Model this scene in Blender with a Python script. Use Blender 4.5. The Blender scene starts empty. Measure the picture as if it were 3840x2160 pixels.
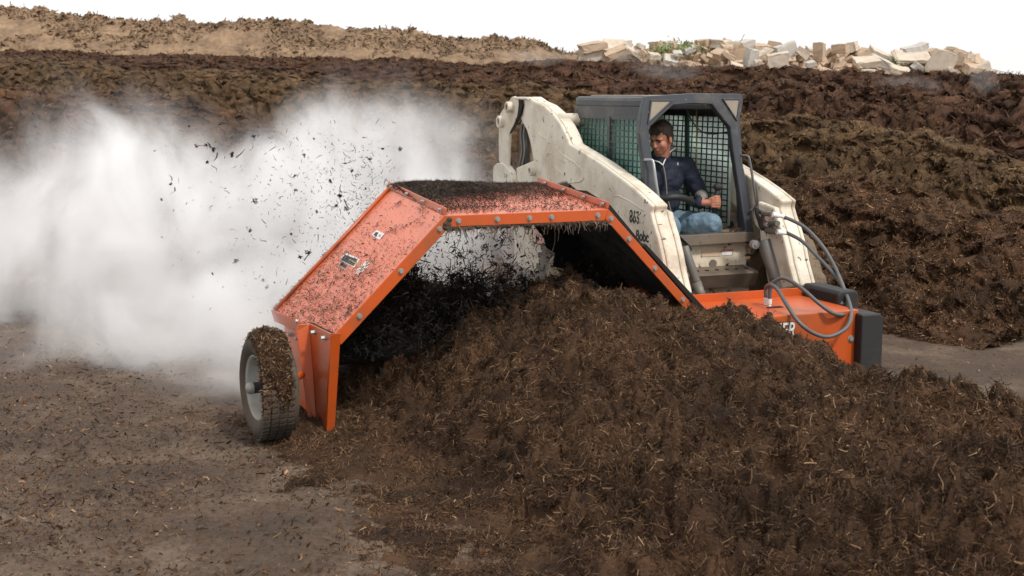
import bpy, bmesh, math, random
import numpy as np
from mathutils import Vector, Matrix

# ------------------------------------------------------------------ camera, world, sun, exposure
SC = bpy.context.scene
F_PX, CX, CY, HY, CAM_H = 4800.0, 1920.0, 1080.0, 350.0, 2.1
PITCH = math.atan2(CY - HY, F_PX)
cam_d = bpy.data.cameras.new('camera')
cam_d.lens = 36.0 * F_PX / 3840.0
cam_d.sensor_width = 36.0
cam_d.clip_start = 0.05
cam_d.clip_end = 2000
cam_d.dof.use_dof = True
cam_d.dof.focus_distance = 9.6
cam_d.dof.aperture_fstop = 5.0
cam = bpy.data.objects.new('camera', cam_d)
SC.collection.objects.link(cam)
cam.location = (0, 0, CAM_H)
cam.rotation_euler = (math.pi / 2 - PITCH, 0, 0)
SC.camera = cam

SUN_EL, SUN_AZ = math.radians(52), math.radians(140)      # azimuth clockwise from +Y
world = bpy.data.worlds.new('World')
SC.world = world
world.use_nodes = True
wn = world.node_tree
wn.nodes.clear()
wo = wn.nodes.new('ShaderNodeOutputWorld')
wb = wn.nodes.new('ShaderNodeBackground')
sky = wn.nodes.new('ShaderNodeTexSky')
sky.sky_type = 'NISHITA'
sky.sun_disc = False
sky.sun_elevation = SUN_EL
sky.sun_rotation = SUN_AZ
sky.air_density = 1.0
sky.dust_density = 4.0
hsv = wn.nodes.new('ShaderNodeHueSaturation')
hsv.inputs['Saturation'].default_value = 0.12
wmix = wn.nodes.new('ShaderNodeMix')
wmix.data_type = 'RGBA'
wmix.inputs['Factor'].default_value = 0.72
wmix.inputs[7].default_value = (9.2, 9.1, 9.0, 1)          # even white cloud deck
wb.inputs['Strength'].default_value = 0.12
wn.links.new(sky.outputs['Color'], hsv.inputs['Color'])
wn.links.new(hsv.outputs['Color'], wmix.inputs[6])
wn.links.new(wmix.outputs[2], wb.inputs['Color'])
wn.links.new(wb.outputs['Background'], wo.inputs['Surface'])

sun_d = bpy.data.lights.new('sun', 'SUN')
sun_d.energy = 2.2
sun_d.angle = math.radians(6)
sun_d.color = (1.0, 0.96, 0.9)
sun = bpy.data.objects.new('sun', sun_d)
SC.collection.objects.link(sun)
_sd = Vector((math.sin(SUN_AZ) * math.cos(SUN_EL), math.cos(SUN_AZ) * math.cos(SUN_EL), math.sin(SUN_EL)))
sun.rotation_euler = _sd.to_track_quat('Z', 'Y').to_euler()
sun.location = (6, -8, 14)

SC.view_settings.view_transform = 'Standard'
SC.view_settings.look = 'None'
SC.view_settings.exposure = 0.30
SC.view_settings.gamma = 1
SC.cycles.volume_bounces = 8
SC.cycles.max_bounces = 10
SC.cycles.diffuse_bounces = 3
SC.cycles.transparent_max_bounces = 12
SC.cycles.volume_step_rate = 1.0
SC.cycles.use_denoising = True

# ------------------------------------------------------------------ frames and helpers
LD = np.array([12130., 4855., 0.]); LD /= np.linalg.norm(LD)      # machine left (picture right)
BD = np.array([-LD[1], LD[0], 0.])                                # machine backwards
YAW = math.atan2(LD[1], LD[0])
CAMP = np.array([0, 0, CAM_H])
_fw = np.array([0, math.cos(PITCH), -math.sin(PITCH)])
_up = np.array([0, math.sin(PITCH), math.cos(PITCH)])
def m2w(p):
    p = np.asarray(p, float)
    return p[..., 0:1] * LD + p[..., 1:2] * BD + p[..., 2:3] * np.array([0, 0, 1.])
def _ray(x, y):
    r = _fw + np.array([1., 0, 0]) * (x - CX) / F_PX - _up * (y - CY) / F_PX
    return np.array([r @ LD, r @ BD, r[2]])
def P(x, y, ax, v):
    """machine coordinates (a, c, z) of a measured point known to lie at a, c or z = v"""
    r = _ray(x, y); c = np.array([0, 0, CAM_H]); i = 'acz'.index(ax)
    return c + r * ((v - c[i]) / r[i])
def PL(x, y, c0, z0, k):
    """same for a leaning plane c = c0 + k (z - z0)"""
    r = _ray(x, y)
    t = (c0 + k * (CAM_H - z0)) / (r[1] - k * r[2])
    return np.array([0, 0, CAM_H]) + r * t

RNG = np.random.default_rng(7)
MATS = {}

def link(o, parent=None):
    SC.collection.objects.link(o)
    if parent is not None:
        o.parent = parent
    return o

def tag(o, label=None, cat=None, group=None, kind=None):
    if label: o['label'] = label
    if cat: o['category'] = cat
    if group: o['group'] = group
    if kind: o['kind'] = kind
    return o

def empty(name, loc_m, label, cat, group=None):
    o = bpy.data.objects.new(name, None)
    o.empty_display_size = 0.2
    o.location = m2w(loc_m)
    o.rotation_euler = (0, 0, YAW)
    link(o)
    o['_m'] = list(map(float, loc_m))
    return tag(o, label, cat, group)

class MB:
    """collects vertices (machine coordinates) and faces of ONE mesh"""
    def __init__(s):
        s.v = []; s.f = []
    def add(s, vs, fs):
        n = len(s.v)
        s.v.extend([tuple(map(float, q)) for q in vs])
        s.f.extend([tuple(i + n for i in q) for q in fs])
    def box(s, lo, hi):
        x0, y0, z0 = lo; x1, y1, z1 = hi
        s.add([(x0,y0,z0),(x1,y0,z0),(x1,y1,z0),(x0,y1,z0),(x0,y0,z1),(x1,y0,z1),(x1,y1,z1),(x0,y1,z1)],
              [(0,3,2,1),(4,5,6,7),(0,1,5,4),(1,2,6,5),(2,3,7,6),(3,0,4,7)])
    def prism(s, pts, off):
        n = len(pts); off = np.asarray(off, float)
        p = [np.asarray(q, float) for q in pts]
        s.add(p + [q + off for q in p], [tuple(range(n))[::-1], tuple(range(n, 2 * n))] +
              [(i, (i + 1) % n, (i + 1) % n + n, i + n) for i in range(n)])
    def ring(s, outer, inner, off):
        n = len(outer); off = np.asarray(off, float)
        o = [np.asarray(q, float) for q in outer]; i_ = [np.asarray(q, float) for q in inner]
        vs = o + i_ + [q + off for q in o] + [q + off for q in i_]
        fs = []
        for k in range(n):
            j = (k + 1) % n
            fs += [(k, j, n + j, n + k), (2*n + k, 3*n + k, 3*n + j, 2*n + j),
                   (k, 2*n + k, 2*n + j, j), (n + k, n + j, 3*n + j, 3*n + k)]
        s.add(vs, fs)
    def tube(s, path, r, n=8, cap=True):
        p = [np.asarray(q, float) for q in path]
        m = len(p)
        rs = r if hasattr(r, '__len__') else [r] * m
        prev = None; base = len(s.v); rings = []
        for i in range(m):
            t = p[min(i + 1, m - 1)] - p[max(i - 1, 0)]
            t = t / (np.linalg.norm(t) + 1e-9)
            if prev is None:
                h = np.array([0, 0, 1.]) if abs(t[2]) < .9 else np.array([1., 0, 0])
                u = np.cross(t, h)
            else:
                u = prev - t * (prev @ t)
            u /= np.linalg.norm(u) + 1e-9
            prev = u; w = np.cross(t, u)
            for k in range(n):
                a = 2 * math.pi * k / n
                s.v.append(tuple(p[i] + rs[i] * (math.cos(a) * u + math.sin(a) * w)))
        for i in range(m - 1):
            for k in range(n):
                j = (k + 1) % n
                s.f.append((base + i*n + k, base + i*n + j, base + (i+1)*n + j, base + (i+1)*n + k))
        if cap:
            s.f.append(tuple(base + k for k in range(n))[::-1])
            s.f.append(tuple(base + (m-1)*n + k for k in range(n)))
    def cyl(s, p0, p1, r0, r1=None, n=16):
        s.tube([p0, p1], [r0, r0 if r1 is None else r1], n)
    def ell(s, c, r, R=None, n=10, m=7):
        c = np.asarray(c, float); base = len(s.v)
        R = np.eye(3) if R is None else R
        for i in range(m + 1):
            th = math.pi * i / m
            for k in range(n):
                ph = 2 * math.pi * k / n
                q = np.array([r[0]*math.sin(th)*math.cos(ph), r[1]*math.sin(th)*math.sin(ph), r[2]*math.cos(th)])
                s.v.append(tuple(c + R @ q))
        for i in range(m):
            for k in range(n):
                j = (k + 1) % n
                s.f.append((base+i*n+k, base+(i+1)*n+k, base+(i+1)*n+j, base+i*n+j))
    def lathe(s, c, axis, prof, n=32, R=None):
        """prof: list of (along axis, radius)"""
        c = np.asarray(c, float); ax = np.asarray(axis, float); ax /= np.linalg.norm(ax)
        h = np.array([0, 0, 1.]); u = np.cross(ax, h); u /= np.linalg.norm(u); w = np.cross(ax, u)
        base = len(s.v)
        for (t, r) in prof:
            for k in range(n):
                a = 2 * math.pi * k / n
                s.v.append(tuple(c + ax * t + r * (math.cos(a) * u + math.sin(a) * w)))
        for i in range(len(prof) - 1):
            for k in range(n):
                j = (k + 1) % n
                s.f.append((base+i*n+k, base+i*n+j, base+(i+1)*n+j, base+(i+1)*n+k))
    def build(s, name, mat, parent=None, bevel=0, smooth=False, label=None):
        """one mesh object; vertices are machine coordinates"""
        me = bpy.data.meshes.new(name)
        v = np.array(s.v, float)
        if parent is not None:
            org = np.zeros(3); q = parent
            while q is not None:
                if '_m' in q: org = np.array(list(q['_m'])); break
                q = q.parent
            v = v - org
        else:
            v = m2w(v)
        me.from_pydata([tuple(q) for q in v], [], s.f)
        bm = bmesh.new(); bm.from_mesh(me); bmesh.ops.recalc_face_normals(bm, faces=bm.faces); bm.to_mesh(me); bm.free()
        me.materials.append(mat)
        if smooth:
            me.polygons.foreach_set('use_smooth', [True] * len(me.polygons))
        o = bpy.data.objects.new(name, me)
        link(o, parent)
        if bevel:
            b = o.modifiers.new('bevel', 'BEVEL'); b.width = bevel; b.segments = 2
            b.limit_method = 'ANGLE'; b.angle_limit = math.radians(35)
        if label: o['label'] = label
        return o

# ------------------------------------------------------------------ value noise
def _h(i, seed):
    i = (i.astype(np.int64) * 374761393 + seed * 668265263) & 0x7fffffff
    i = ((i ^ (i >> 13)) * 1274126177) & 0x7fffffff
    return ((i ^ (i >> 16)) & 0xffff) / 65535.0
def vnoise(p, seed=0):
    p = np.asarray(p, float); i = np.floor(p).astype(np.int64); f = p - i
    f = f * f * (3 - 2 * f); out = 0
    for dx in (0, 1):
        wx = f[..., 0] if dx else 1 - f[..., 0]
        for dy in (0, 1):
            wy = f[..., 1] if dy else 1 - f[..., 1]
            for dz in (0, 1):
                wz = f[..., 2] if dz else 1 - f[..., 2]
                key = (i[..., 0] + dx) * 73 + (i[..., 1] + dy) * 19349 + (i[..., 2] + dz) * 834927
                out = out + wx * wy * wz * _h(key, seed)
    return out * 2 - 1
def fbm(p, octaves=4, seed=0, gain=.5):
    a, s_, o = 1.0, 0.0, 0.0
    q = np.asarray(p, float).copy()
    for k in range(octaves):
        o = o + a * vnoise(q, seed + k * 17); s_ += a
        q = q * 2.03 + 11.3; a *= gain
    return o / s_

def billow(p, octaves=3, seed=0):
    o = 0.; a = 1.; t = 0.; q = np.asarray(p, float).copy()
    for k in range(octaves):
        o = o + a * (1 - 2 * np.abs(vnoise(q, seed + 29 * k)) * 1.6); t += a; q = q * 2.1 + 5.7; a *= .55
    return -o / t
# ------------------------------------------------------------------ materials
def new_mat(name):
    m = bpy.data.materials.new(name); m.use_nodes = True
    nt = m.node_tree
    b = nt.nodes['Principled BSDF']
    MATS[name] = m
    return m, nt, b
def noise_node(nt, scale, detail=4, rough=.6, coord='Object', dist=0.0, stretch=None):
    tc = nt.nodes.new('ShaderNodeTexCoord')
    n = nt.nodes.new('ShaderNodeTexNoise')
    n.inputs['Scale'].default_value = scale; n.inputs['Detail'].default_value = detail
    n.inputs['Roughness'].default_value = rough; n.inputs['Distortion'].default_value = dist
    if stretch:
        mp = nt.nodes.new('ShaderNodeMapping'); mp.inputs['Scale'].default_value = stretch
        nt.links.new(tc.outputs[coord], mp.inputs['Vector']); nt.links.new(mp.outputs[0], n.inputs['Vector'])
    else:
        nt.links.new(tc.outputs[coord], n.inputs['Vector'])
    return n
def ramp(nt, src, stops):
    r = nt.nodes.new('ShaderNodeValToRGB')
    cr = r.color_ramp
    while len(cr.elements) > 1: cr.elements.remove(cr.elements[-1])
    cr.elements[0].position = stops[0][0]; cr.elements[0].color = (*stops[0][1], 1)
    for p_, c_ in stops[1:]:
        e = cr.elements.new(p_); e.color = (*c_, 1)
    nt.links.new(src, r.inputs[0])
    return r
def mixc(nt, fac, a, b):
    m = nt.nodes.new('ShaderNodeMix'); m.data_type = 'RGBA'
    for sock, val in ((m.inputs[0], fac), (m.inputs[6], a), (m.inputs[7], b)):
        if isinstance(val, (int, float)): sock.default_value = val
        elif isinstance(val, tuple): sock.default_value = (*val, 1)
        else: nt.links.new(val, sock)
    return m.outputs[2]
def bump(nt, b, src, strength, dist=.01):
    n = nt.nodes.new('ShaderNodeBump'); n.inputs['Strength'].default_value = strength
    n.inputs['Distance'].default_value = dist
    nt.links.new(src, n.inputs['Height']); nt.links.new(n.outputs[0], b.inputs['Normal'])

def worn_paint(name, col, dirt, dirt_amt, chip=None, chip_amt=.0, rough=.45, speck=None, speck_amt=0., metal=0):
    m, nt, b = new_mat(name)
    n1 = noise_node(nt, 3.0, 6, .65)
    f1 = ramp(nt, n1.outputs[0], [(.62 - dirt_amt * .4, (0, 0, 0)), (.80 - dirt_amt * .25, (1, 1, 1))])
    n2 = noise_node(nt, 14, 5, .7)
    sm = tuple(c * .82 for c in col)
    base = mixc(nt, n2.outputs[0], sm, col)
    fm = nt.nodes.new('ShaderNodeMath'); fm.operation = 'MULTIPLY'; fm.inputs[1].default_value = .75
    nt.links.new(f1.outputs[0], fm.inputs[0])
    c = mixc(nt, fm.outputs[0], base, dirt)
    if chip:
        n3 = noise_node(nt, 22, 3, .5, dist=.6)
        f3 = ramp(nt, n3.outputs[0], [(.72 - chip_amt * .2, (0, 0, 0)), (.735 - chip_amt * .2, (1, 1, 1))])
        c = mixc(nt, f3.outputs[0], c, chip)
    if speck:
        n4 = noise_node(nt, 75, 3, .6, dist=.8)
        f4 = ramp(nt, n4.outputs[0], [(.66 - speck_amt * .3, (0, 0, 0)), (.70 - speck_amt * .3, (1, 1, 1))])
        c = mixc(nt, f4.outputs[0], c, speck)
    nt.links.new(c, b.inputs['Base Color'])
    b.inputs['Roughness'].default_value = rough
    b.inputs['Metallic'].default_value = metal
    bump(nt, b, n2.outputs[0], .25, .004)
    return m

CREAM = worn_paint('cream_paint', (.70, .64, .53), (.34, .26, .17), .42, (.10, .08, .07), .22, .55)
CREAM_D = worn_paint('cream_paint_dirty', (.64, .56, .43), (.26, .18, .11), .55, (.11, .085, .07), .45, .7)
CAB = worn_paint('cab_grey_paint', (.031, .035, .043), (.13, .115, .095), .30, (.20, .15, .11), .08, .42)
CABD = worn_paint('sill_steel', (.062, .060, .058), (.15, .105, .065), .75, (.03, .025, .02), .1, .5)
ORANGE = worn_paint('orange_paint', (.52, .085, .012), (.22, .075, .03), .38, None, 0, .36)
ORANGE_S = worn_paint('orange_paint_glare_spattered', (.68, .165, .08), (.44, .12, .06), .3, None, 0, .30, (.09, .035, .022), .12)  # paler, pinker base carries sky glare and dust film, plus specks
GREYM = worn_paint('cylinder_steel', (.12, .115, .108), (.20, .15, .10), .5, None, 0, .5)
RUBBER = worn_paint('black_rubber', (.017, .017, .018), (.045, .04, .035), .2, None, 0, .62)
HOSE = worn_paint('hose_rubber', (.085, .088, .092), (.15, .13, .11), .3, None, 0, .5)
STEEL = worn_paint('bolt_steel', (.30, .29, .27), (.22, .18, .14), .3, None, 0, .45, metal=.2)
RIMW = worn_paint('rim_paint', (.34, .35, .33), (.16, .12, .08), .5, None, 0, .5)
MUD = worn_paint('dried_mud', (.21, .155, .10), (.10, .07, .045), .6, (.05, .035, .025), .3, .95)
TYRE = worn_paint('tyre_rubber', (.026, .023, .021), (.11, .078, .052), .85, None, 0, .85)
BLACK = worn_paint('caked_shade_black', (.011, .009, .008), (.02, .015, .011), .4, None, 0, .95)  # near-black for caked compost, and for shade in hood and link gap
GREENP = worn_paint('green_post', (.03, .075, .055), (.05, .09, .07), .3, None, 0, .6)
SEAT = worn_paint('seat_vinyl', (.02, .02, .022), (.04, .035, .03), .3, None, 0, .7)
LENS = worn_paint('lens_dusty', (.27, .23, .175), (.19, .15, .105), .5, None, 0, .45)
worn_paint('step_brown', (.10, .075, .055), (.20, .14, .09), .5, None, 0, .7)
WHITE = worn_paint('decal_white', (.78, .78, .76), (.4, .35, .3), .2, None, 0, .5)
INK = worn_paint('decal_black', (.02, .02, .022), (.05, .045, .04), .1, None, 0, .5)
REDD = worn_paint('decal_red', (.42, .05, .05), (.4, .25, .2), .5, None, 0, .5)
YEL = worn_paint('yellow_rod', (.50, .33, .05), (.25, .18, .06), .3, None, 0, .5)
CONC = worn_paint('concrete', (.56, .48, .39), (.40, .32, .24), .5, None, 0, .9)
CONCG = worn_paint('concrete_grey', (.50, .47, .43), (.38, .34, .29), .5, None, 0, .9)
CONCT = worn_paint('concrete_tan', (.50, .37, .26), (.36, .27, .19), .5, None, 0, .95)
PINKD = worn_paint('decal_faded_red', (.50, .20, .17), (.5, .4, .32), .4, None, 0, .6)

def worn_letter(name='worn_letter_ink', th=.50):
    m, nt, b = new_mat(name)
    b.inputs['Base Color'].default_value = (.018, .018, .02, 1); b.inputs['Roughness'].default_value = .55
    n = noise_node(nt, 34, 3, .6, dist=1.2)
    f = ramp(nt, n.outputs[0], [(th, (1, 1, 1)), (th + .04, (0, 0, 0))])
    nt.links.new(f.outputs[0], b.inputs['Alpha'])
    return m
WORN = worn_letter(); WORN2 = worn_letter('faded_letter_ink', .60)

def glass_mat(name, tint, veil, amount):
    m, nt, b = new_mat(name)
    nt.nodes.remove(b)
    out = nt.nodes['Material Output']
    tr = nt.nodes.new('ShaderNodeBsdfTransparent'); tr.inputs[0].default_value = (*tint, 1)
    pr = nt.nodes.new('ShaderNodeBsdfPrincipled'); pr.inputs['Roughness'].default_value = .12
    tl = nt.nodes.new('ShaderNodeBsdfTranslucent')
    n = noise_node(nt, 5, 6, .7, dist=.5)
    c = mixc(nt, n.outputs[0], tuple(v * .7 for v in veil), tuple(min(1, v * 1.25) for v in veil))
    nt.links.new(c, pr.inputs['Base Color']); nt.links.new(c, tl.inputs[0])
    m1 = nt.nodes.new('ShaderNodeMixShader'); m1.inputs[0].default_value = .55
    nt.links.new(pr.outputs[0], m1.inputs[1]); nt.links.new(tl.outputs[0], m1.inputs[2])
    m2 = nt.nodes.new('ShaderNodeMixShader')
    fr = nt.nodes.new('ShaderNodeMapRange'); fr.inputs[1].default_value = .3; fr.inputs[2].default_value = .7
    fr.inputs[3].default_value = amount - .12; fr.inputs[4].default_value = amount + .12
    nt.links.new(n.outputs[0], fr.inputs[0]); nt.links.new(fr.outputs[0], m2.inputs[0])
    nt.links.new(tr.outputs[0], m2.inputs[1]); nt.links.new(m1.outputs[0], m2.inputs[2])
    nt.links.new(m2.outputs[0], out.inputs['Surface'])
    return m
GLASS_R = glass_mat('dusty_green_glass', (.60, .92, .82), (.56, .82, .73), .60)
GLASS_L = glass_mat('dusty_sky_glare_glass', (.75, .93, .88), (.84, .93, .90), .62)  # pale veil colour carries sky reflection as well as dust

def compost_mat(name, dark, mid, light, straw):
    m, nt, b = new_mat(name)
    at = nt.nodes.new('ShaderNodeAttribute'); at.attribute_name = 'tint'
    r = ramp(nt, at.outputs['Fac'], [(0, dark), (.35, mid), (.7, light), (1, straw)])
    n = noise_node(nt, 2.2, 5, .6)
    f = ramp(nt, n.outputs[0], [(.33, (.55, .53, .51)), (.50, (1.0, .98, .96)), (.66, (1.35, 1.31, 1.26))])
    mu = nt.nodes.new('ShaderNodeMix'); mu.data_type = 'RGBA'; mu.blend_type = 'MULTIPLY'; mu.inputs[0].default_value = 1
    nt.links.new(r.outputs[0], mu.inputs[6]); nt.links.new(f.outputs[0], mu.inputs[7])
    nt.links.new(mu.outputs[2], b.inputs['Base Color'])
    b.inputs['Roughness'].default_value = .9
    b.inputs['Specular IOR Level'].default_value = .25
    n2 = noise_node(nt, 55, 4, .75)
    bump(nt, b, n2.outputs[0], .9, .02)
    return m
COMP_N = compost_mat('compost_near', (.018, .0095, .005), (.078, .041, .021), (.165, .096, .052), (.36, .235, .135))
COMP_1 = compost_mat('compost_brown', (.022, .0115, .006), (.094, .048, .024), (.190, .108, .056), (.42, .27, .155))
COMP_2 = compost_mat('compost_olive', (.032, .018, .009), (.118, .070, .034), (.22, .142, .072), (.37, .25, .14))
COMP_3 = compost_mat('compost_reddish', (.024, .012, .007), (.088, .044, .025), (.165, .091, .053), (.32, .20, .12))
DEBRIS = compost_mat('flying_compost', (.008, .007, .006), (.016, .013, .011), (.035, .027, .02), (.14, .10, .07))
HOODMUCK = compost_mat('hood_litter', (.025, .017, .014), (.06, .042, .033), (.12, .088, .068), (.26, .20, .16))

def dirt_mat(name, a, b_, c_, scale=1.2, fine=30, bs=.6):
    m, nt, b = new_mat(name)
    n = noise_node(nt, scale, 8, .7)
    r = ramp(nt, n.outputs[0], [(.3, a), (.5, b_), (.72, c_)])
    n2 = noise_node(nt, fine, 6, .75)
    f = ramp(nt, n2.outputs[0], [(.35, (.6, .58, .56)), (.62, (1.15, 1.13, 1.1))])
    mu = nt.nodes.new('ShaderNodeMix'); mu.data_type = 'RGBA'; mu.blend_type = 'MULTIPLY'; mu.inputs[0].default_value = 1
    nt.links.new(r.outputs[0], mu.inputs[6]); nt.links.new(f.outputs[0], mu.inputs[7])
    nt.links.new(mu.outputs[2], b.inputs['Base Color'])
    b.inputs['Roughness'].default_value = .95
    bump(nt, b, n2.outputs[0], bs, .03)
    return m
DIRT = dirt_mat('yard_dirt', (.040, .024, .014), (.078, .048, .030), (.19, .142, .10))
SOIL = dirt_mat('tan_soil', (.125, .080, .048), (.215, .142, .086), (.29, .20, .125), .35, 1.3, 1.0)

# ------------------------------------------------------------------ mass meshes from arrays
def array_mesh(name, V, quads, tint, mat, smooth=True):
    me = bpy.data.meshes.new(name)
    V = np.asarray(V, np.float32); quads = np.asarray(quads, np.int32)
    me.vertices.add(len(V)); me.vertices.foreach_set('co', V.ravel())
    me.loops.add(quads.size); me.loops.foreach_set('vertex_index', quads.ravel())
    me.polygons.add(len(quads))
    me.polygons.foreach_set('loop_start', np.arange(0, quads.size, 4, dtype=np.int32))
    me.polygons.foreach_set('loop_total', np.full(len(quads), 4, np.int32))
    me.polygons.foreach_set('use_smooth', np.full(len(quads), smooth, bool))
    at = me.attributes.new('tint', 'FLOAT', 'POINT'); at.data.foreach_set('value', np.asarray(tint, np.float32))
    me.materials.append(mat); me.update(calc_edges=True); me.validate()
    return me

def grid_quads(nu, nv):
    i = np.arange(nu - 1)[:, None] * nv + np.arange(nv - 1)[None, :]
    i = i.ravel()
    return np.stack([i, i + nv, i + nv + 1, i + 1], 1)

def fibres(base, nrm, lens, widths, lift=.35, tang=None, seed=1, curl=.5):
    """bent flat straws rooted at base points (N,3) lying near the surface"""
    g = np.random.default_rng(seed); n = len(base)
    d = g.normal(size=(n, 3))
    if tang is not None: d = d + tang
    d -= (d * nrm).sum(1, keepdims=True) * nrm
    d /= np.linalg.norm(d, axis=1, keepdims=True) + 1e-9
    d = d + nrm * (g.random((n, 1)) * 1.3 - .35) * lift * 2
    d /= np.linalg.norm(d, axis=1, keepdims=True)
    w = np.cross(d, nrm + g.normal(size=(n, 3)) * .6); w /= np.linalg.norm(w, axis=1, keepdims=True) + 1e-9
    b2 = d + g.normal(size=(n, 3)) * curl; b2 /= np.linalg.norm(b2, axis=1, keepdims=True)
    L = lens[:, None]; W = widths[:, None] * .5
    p0 = base - d * L * .5; p1 = base + nrm * (L * .10); p2 = p1 + b2 * L * .5
    V = np.stack([p0 - w*W, p0 + w*W, p1 - w*W, p1 + w*W, p2 - w*W*.6, p2 + w*W*.6], 1).reshape(-1, 3)
    i = np.arange(n)[:, None] * 6
    Q = np.concatenate([i + np.array([[0, 1, 3, 2]]), i + np.array([[2, 3, 5, 4]])], 0)
    return V, Q

def surface_with_fibres(name, G, mat, nf, len_rng, wid_rng, tint_lo=.0, seed=3, weight=None, lift=.35, lumpn=6.0, straw=.06, parent=None, clump=.0):
    """G: (nu, nv, 3) world grid"""
    nu, nv = G.shape[:2]
    V = G.reshape(-1, 3)
    tb = .22 + .30 * fbm(V * lumpn, 4, seed)
    g = np.random.default_rng(seed)
    e1 = G[1:, :-1] - G[:-1, :-1]; e2 = G[:-1, 1:] - G[:-1, :-1]
    N = np.cross(e1, e2); A = np.linalg.norm(N, axis=2); N = N / (A[..., None] + 1e-9)
    if N[..., 2].mean() < 0: N = -N
    Wt = A.copy()
    if weight is not None: Wt = Wt * weight(G[:-1, :-1], N)
    Wt = Wt.ravel(); Wt /= Wt.sum()
    idx = g.choice(len(Wt), nf, p=Wt)
    iu, iv = idx // (nv - 1), idx % (nv - 1)
    a, b = g.random((nf, 1)), g.random((nf, 1))
    base = G[iu, iv] + a * e1[iu, iv] + b * e2[iu, iv]
    nn = N[iu, iv]
    L = len_rng[0] * (len_rng[1] / len_rng[0]) ** (g.random(nf) ** 1.6)
    Wd = wid_rng[0] * 1.15 + (wid_rng[1] - wid_rng[0]) * (.7 * g.random(nf) ** 2.5 + .9 * g.random(nf) ** 24)
    if clump:
        base = base + nn * (fbm(base * 9, 3, seed + 5)[:, None]) * clump
    FV, FQ = fibres(base, nn, L, Wd, lift, seed=seed + 9)
    t = np.clip(.34 + .20 * g.normal(size=nf) + .12 * fbm(base * 2.5, 3, seed + 2), 0.02, .82)
    t = np.where(g.random(nf) < straw, .75 + .25 * g.random(nf), t) + tint_lo
    allV = np.concatenate([V, FV]); allQ = np.concatenate([grid_quads(nu, nv), FQ + len(V)])
    tint = np.concatenate([np.clip(tb, 0, .6), np.repeat(t, 6)])
    o = bpy.data.objects.new(name, array_mesh(name, allV, allQ, tint, mat))
    link(o, parent)
    return o

# ------------------------------------------------------------------ ground and hills
def ground_z(x, y):
    d = np.maximum(0, y - 15)
    return np.minimum(2.6, .047 * d * np.clip(d / 8, 0, 1)) - 0.0
def build_ground():
    ys = np.concatenate([np.linspace(-6, 3, 10), np.linspace(3.2, 14, 200), np.linspace(14.3, 120, 180), np.linspace(130, 1500, 14)])
    us = np.linspace(-1, 1, 281)
    Y, U = np.meshgrid(ys, us, indexing='ij')
    X = U * (8 + np.abs(Y) * .75)
    Z = ground_z(X, Y)
    near = np.clip(1 - (Y - 3) / 25, 0, 1)
    pts = np.stack([X, Y, Y * 0], -1)
    Z = Z + near * (.030 * fbm(pts * .8, 3, 2) + .022 * fbm(pts * 4, 4, 5) + .012 * fbm(pts * 16, 3, 8))
    # pressed wheel tracks of earlier passes, left of the new row
    G = np.stack([X, Y, Z], -1)
    o = surface_with_fibres('ground', G, DIRT, 10, (.01, .02), (.002, .003))
    tag(o, kind='structure')
build_ground()

def litter():
    g = np.random.default_rng(5); n = 140000
    y = 4.8 + 11 * g.random(n) ** 1.3
    x = (g.random(n) * 2.3 - 1.5) * (y * .50)
    pts = np.stack([x, y, np.zeros(n)], 1)
    keep = (fbm(pts * .9, 3, 21) + .5 * g.random(n)) > .12
    keep &= ~((x > 2.0) & (y > 8.2) & (g.random(n) < .8))
    pts = pts[keep]; n = len(pts)
    pts[:, 2] = ground_z(pts[:, 0], pts[:, 1]) + .006 + .03 * fbm(pts * [.8, .8, 0], 3, 2) + .02 * fbm(pts * [4., 4., 0], 4, 5)
    nn = np.tile([0, 0, 1.], (n, 1))
    L = .008 + .055 * g.random(n) ** 4; W = .003 + .012 * g.random(n) ** 3
    V, Q = fibres(pts, nn, L, W, .25, seed=8)
    t = np.clip(.35 + .25 * g.normal(size=n), 0, 1)
    o = bpy.data.objects.new('straw_litter', array_mesh('straw_litter', V, Q, np.repeat(t, 6), COMP_1))
    link(o); tag(o, 'brown straw crumbs strewn over the bare yard ground', 'litter', kind='stuff')
litter()

def px_row(pxs, pys, ds, n):
    """crest line: measured column, height and distance -> world points"""
    px = np.linspace(pxs[0], pxs[-1], n)
    py = np.interp(px, pxs, pys)
    d = ds(px)
    x = (px - 1920) / 4855 * d
    z = 2.1 + (350 - py) / 4855 * d
    return np.stack([x, d, z], 1)

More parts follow.
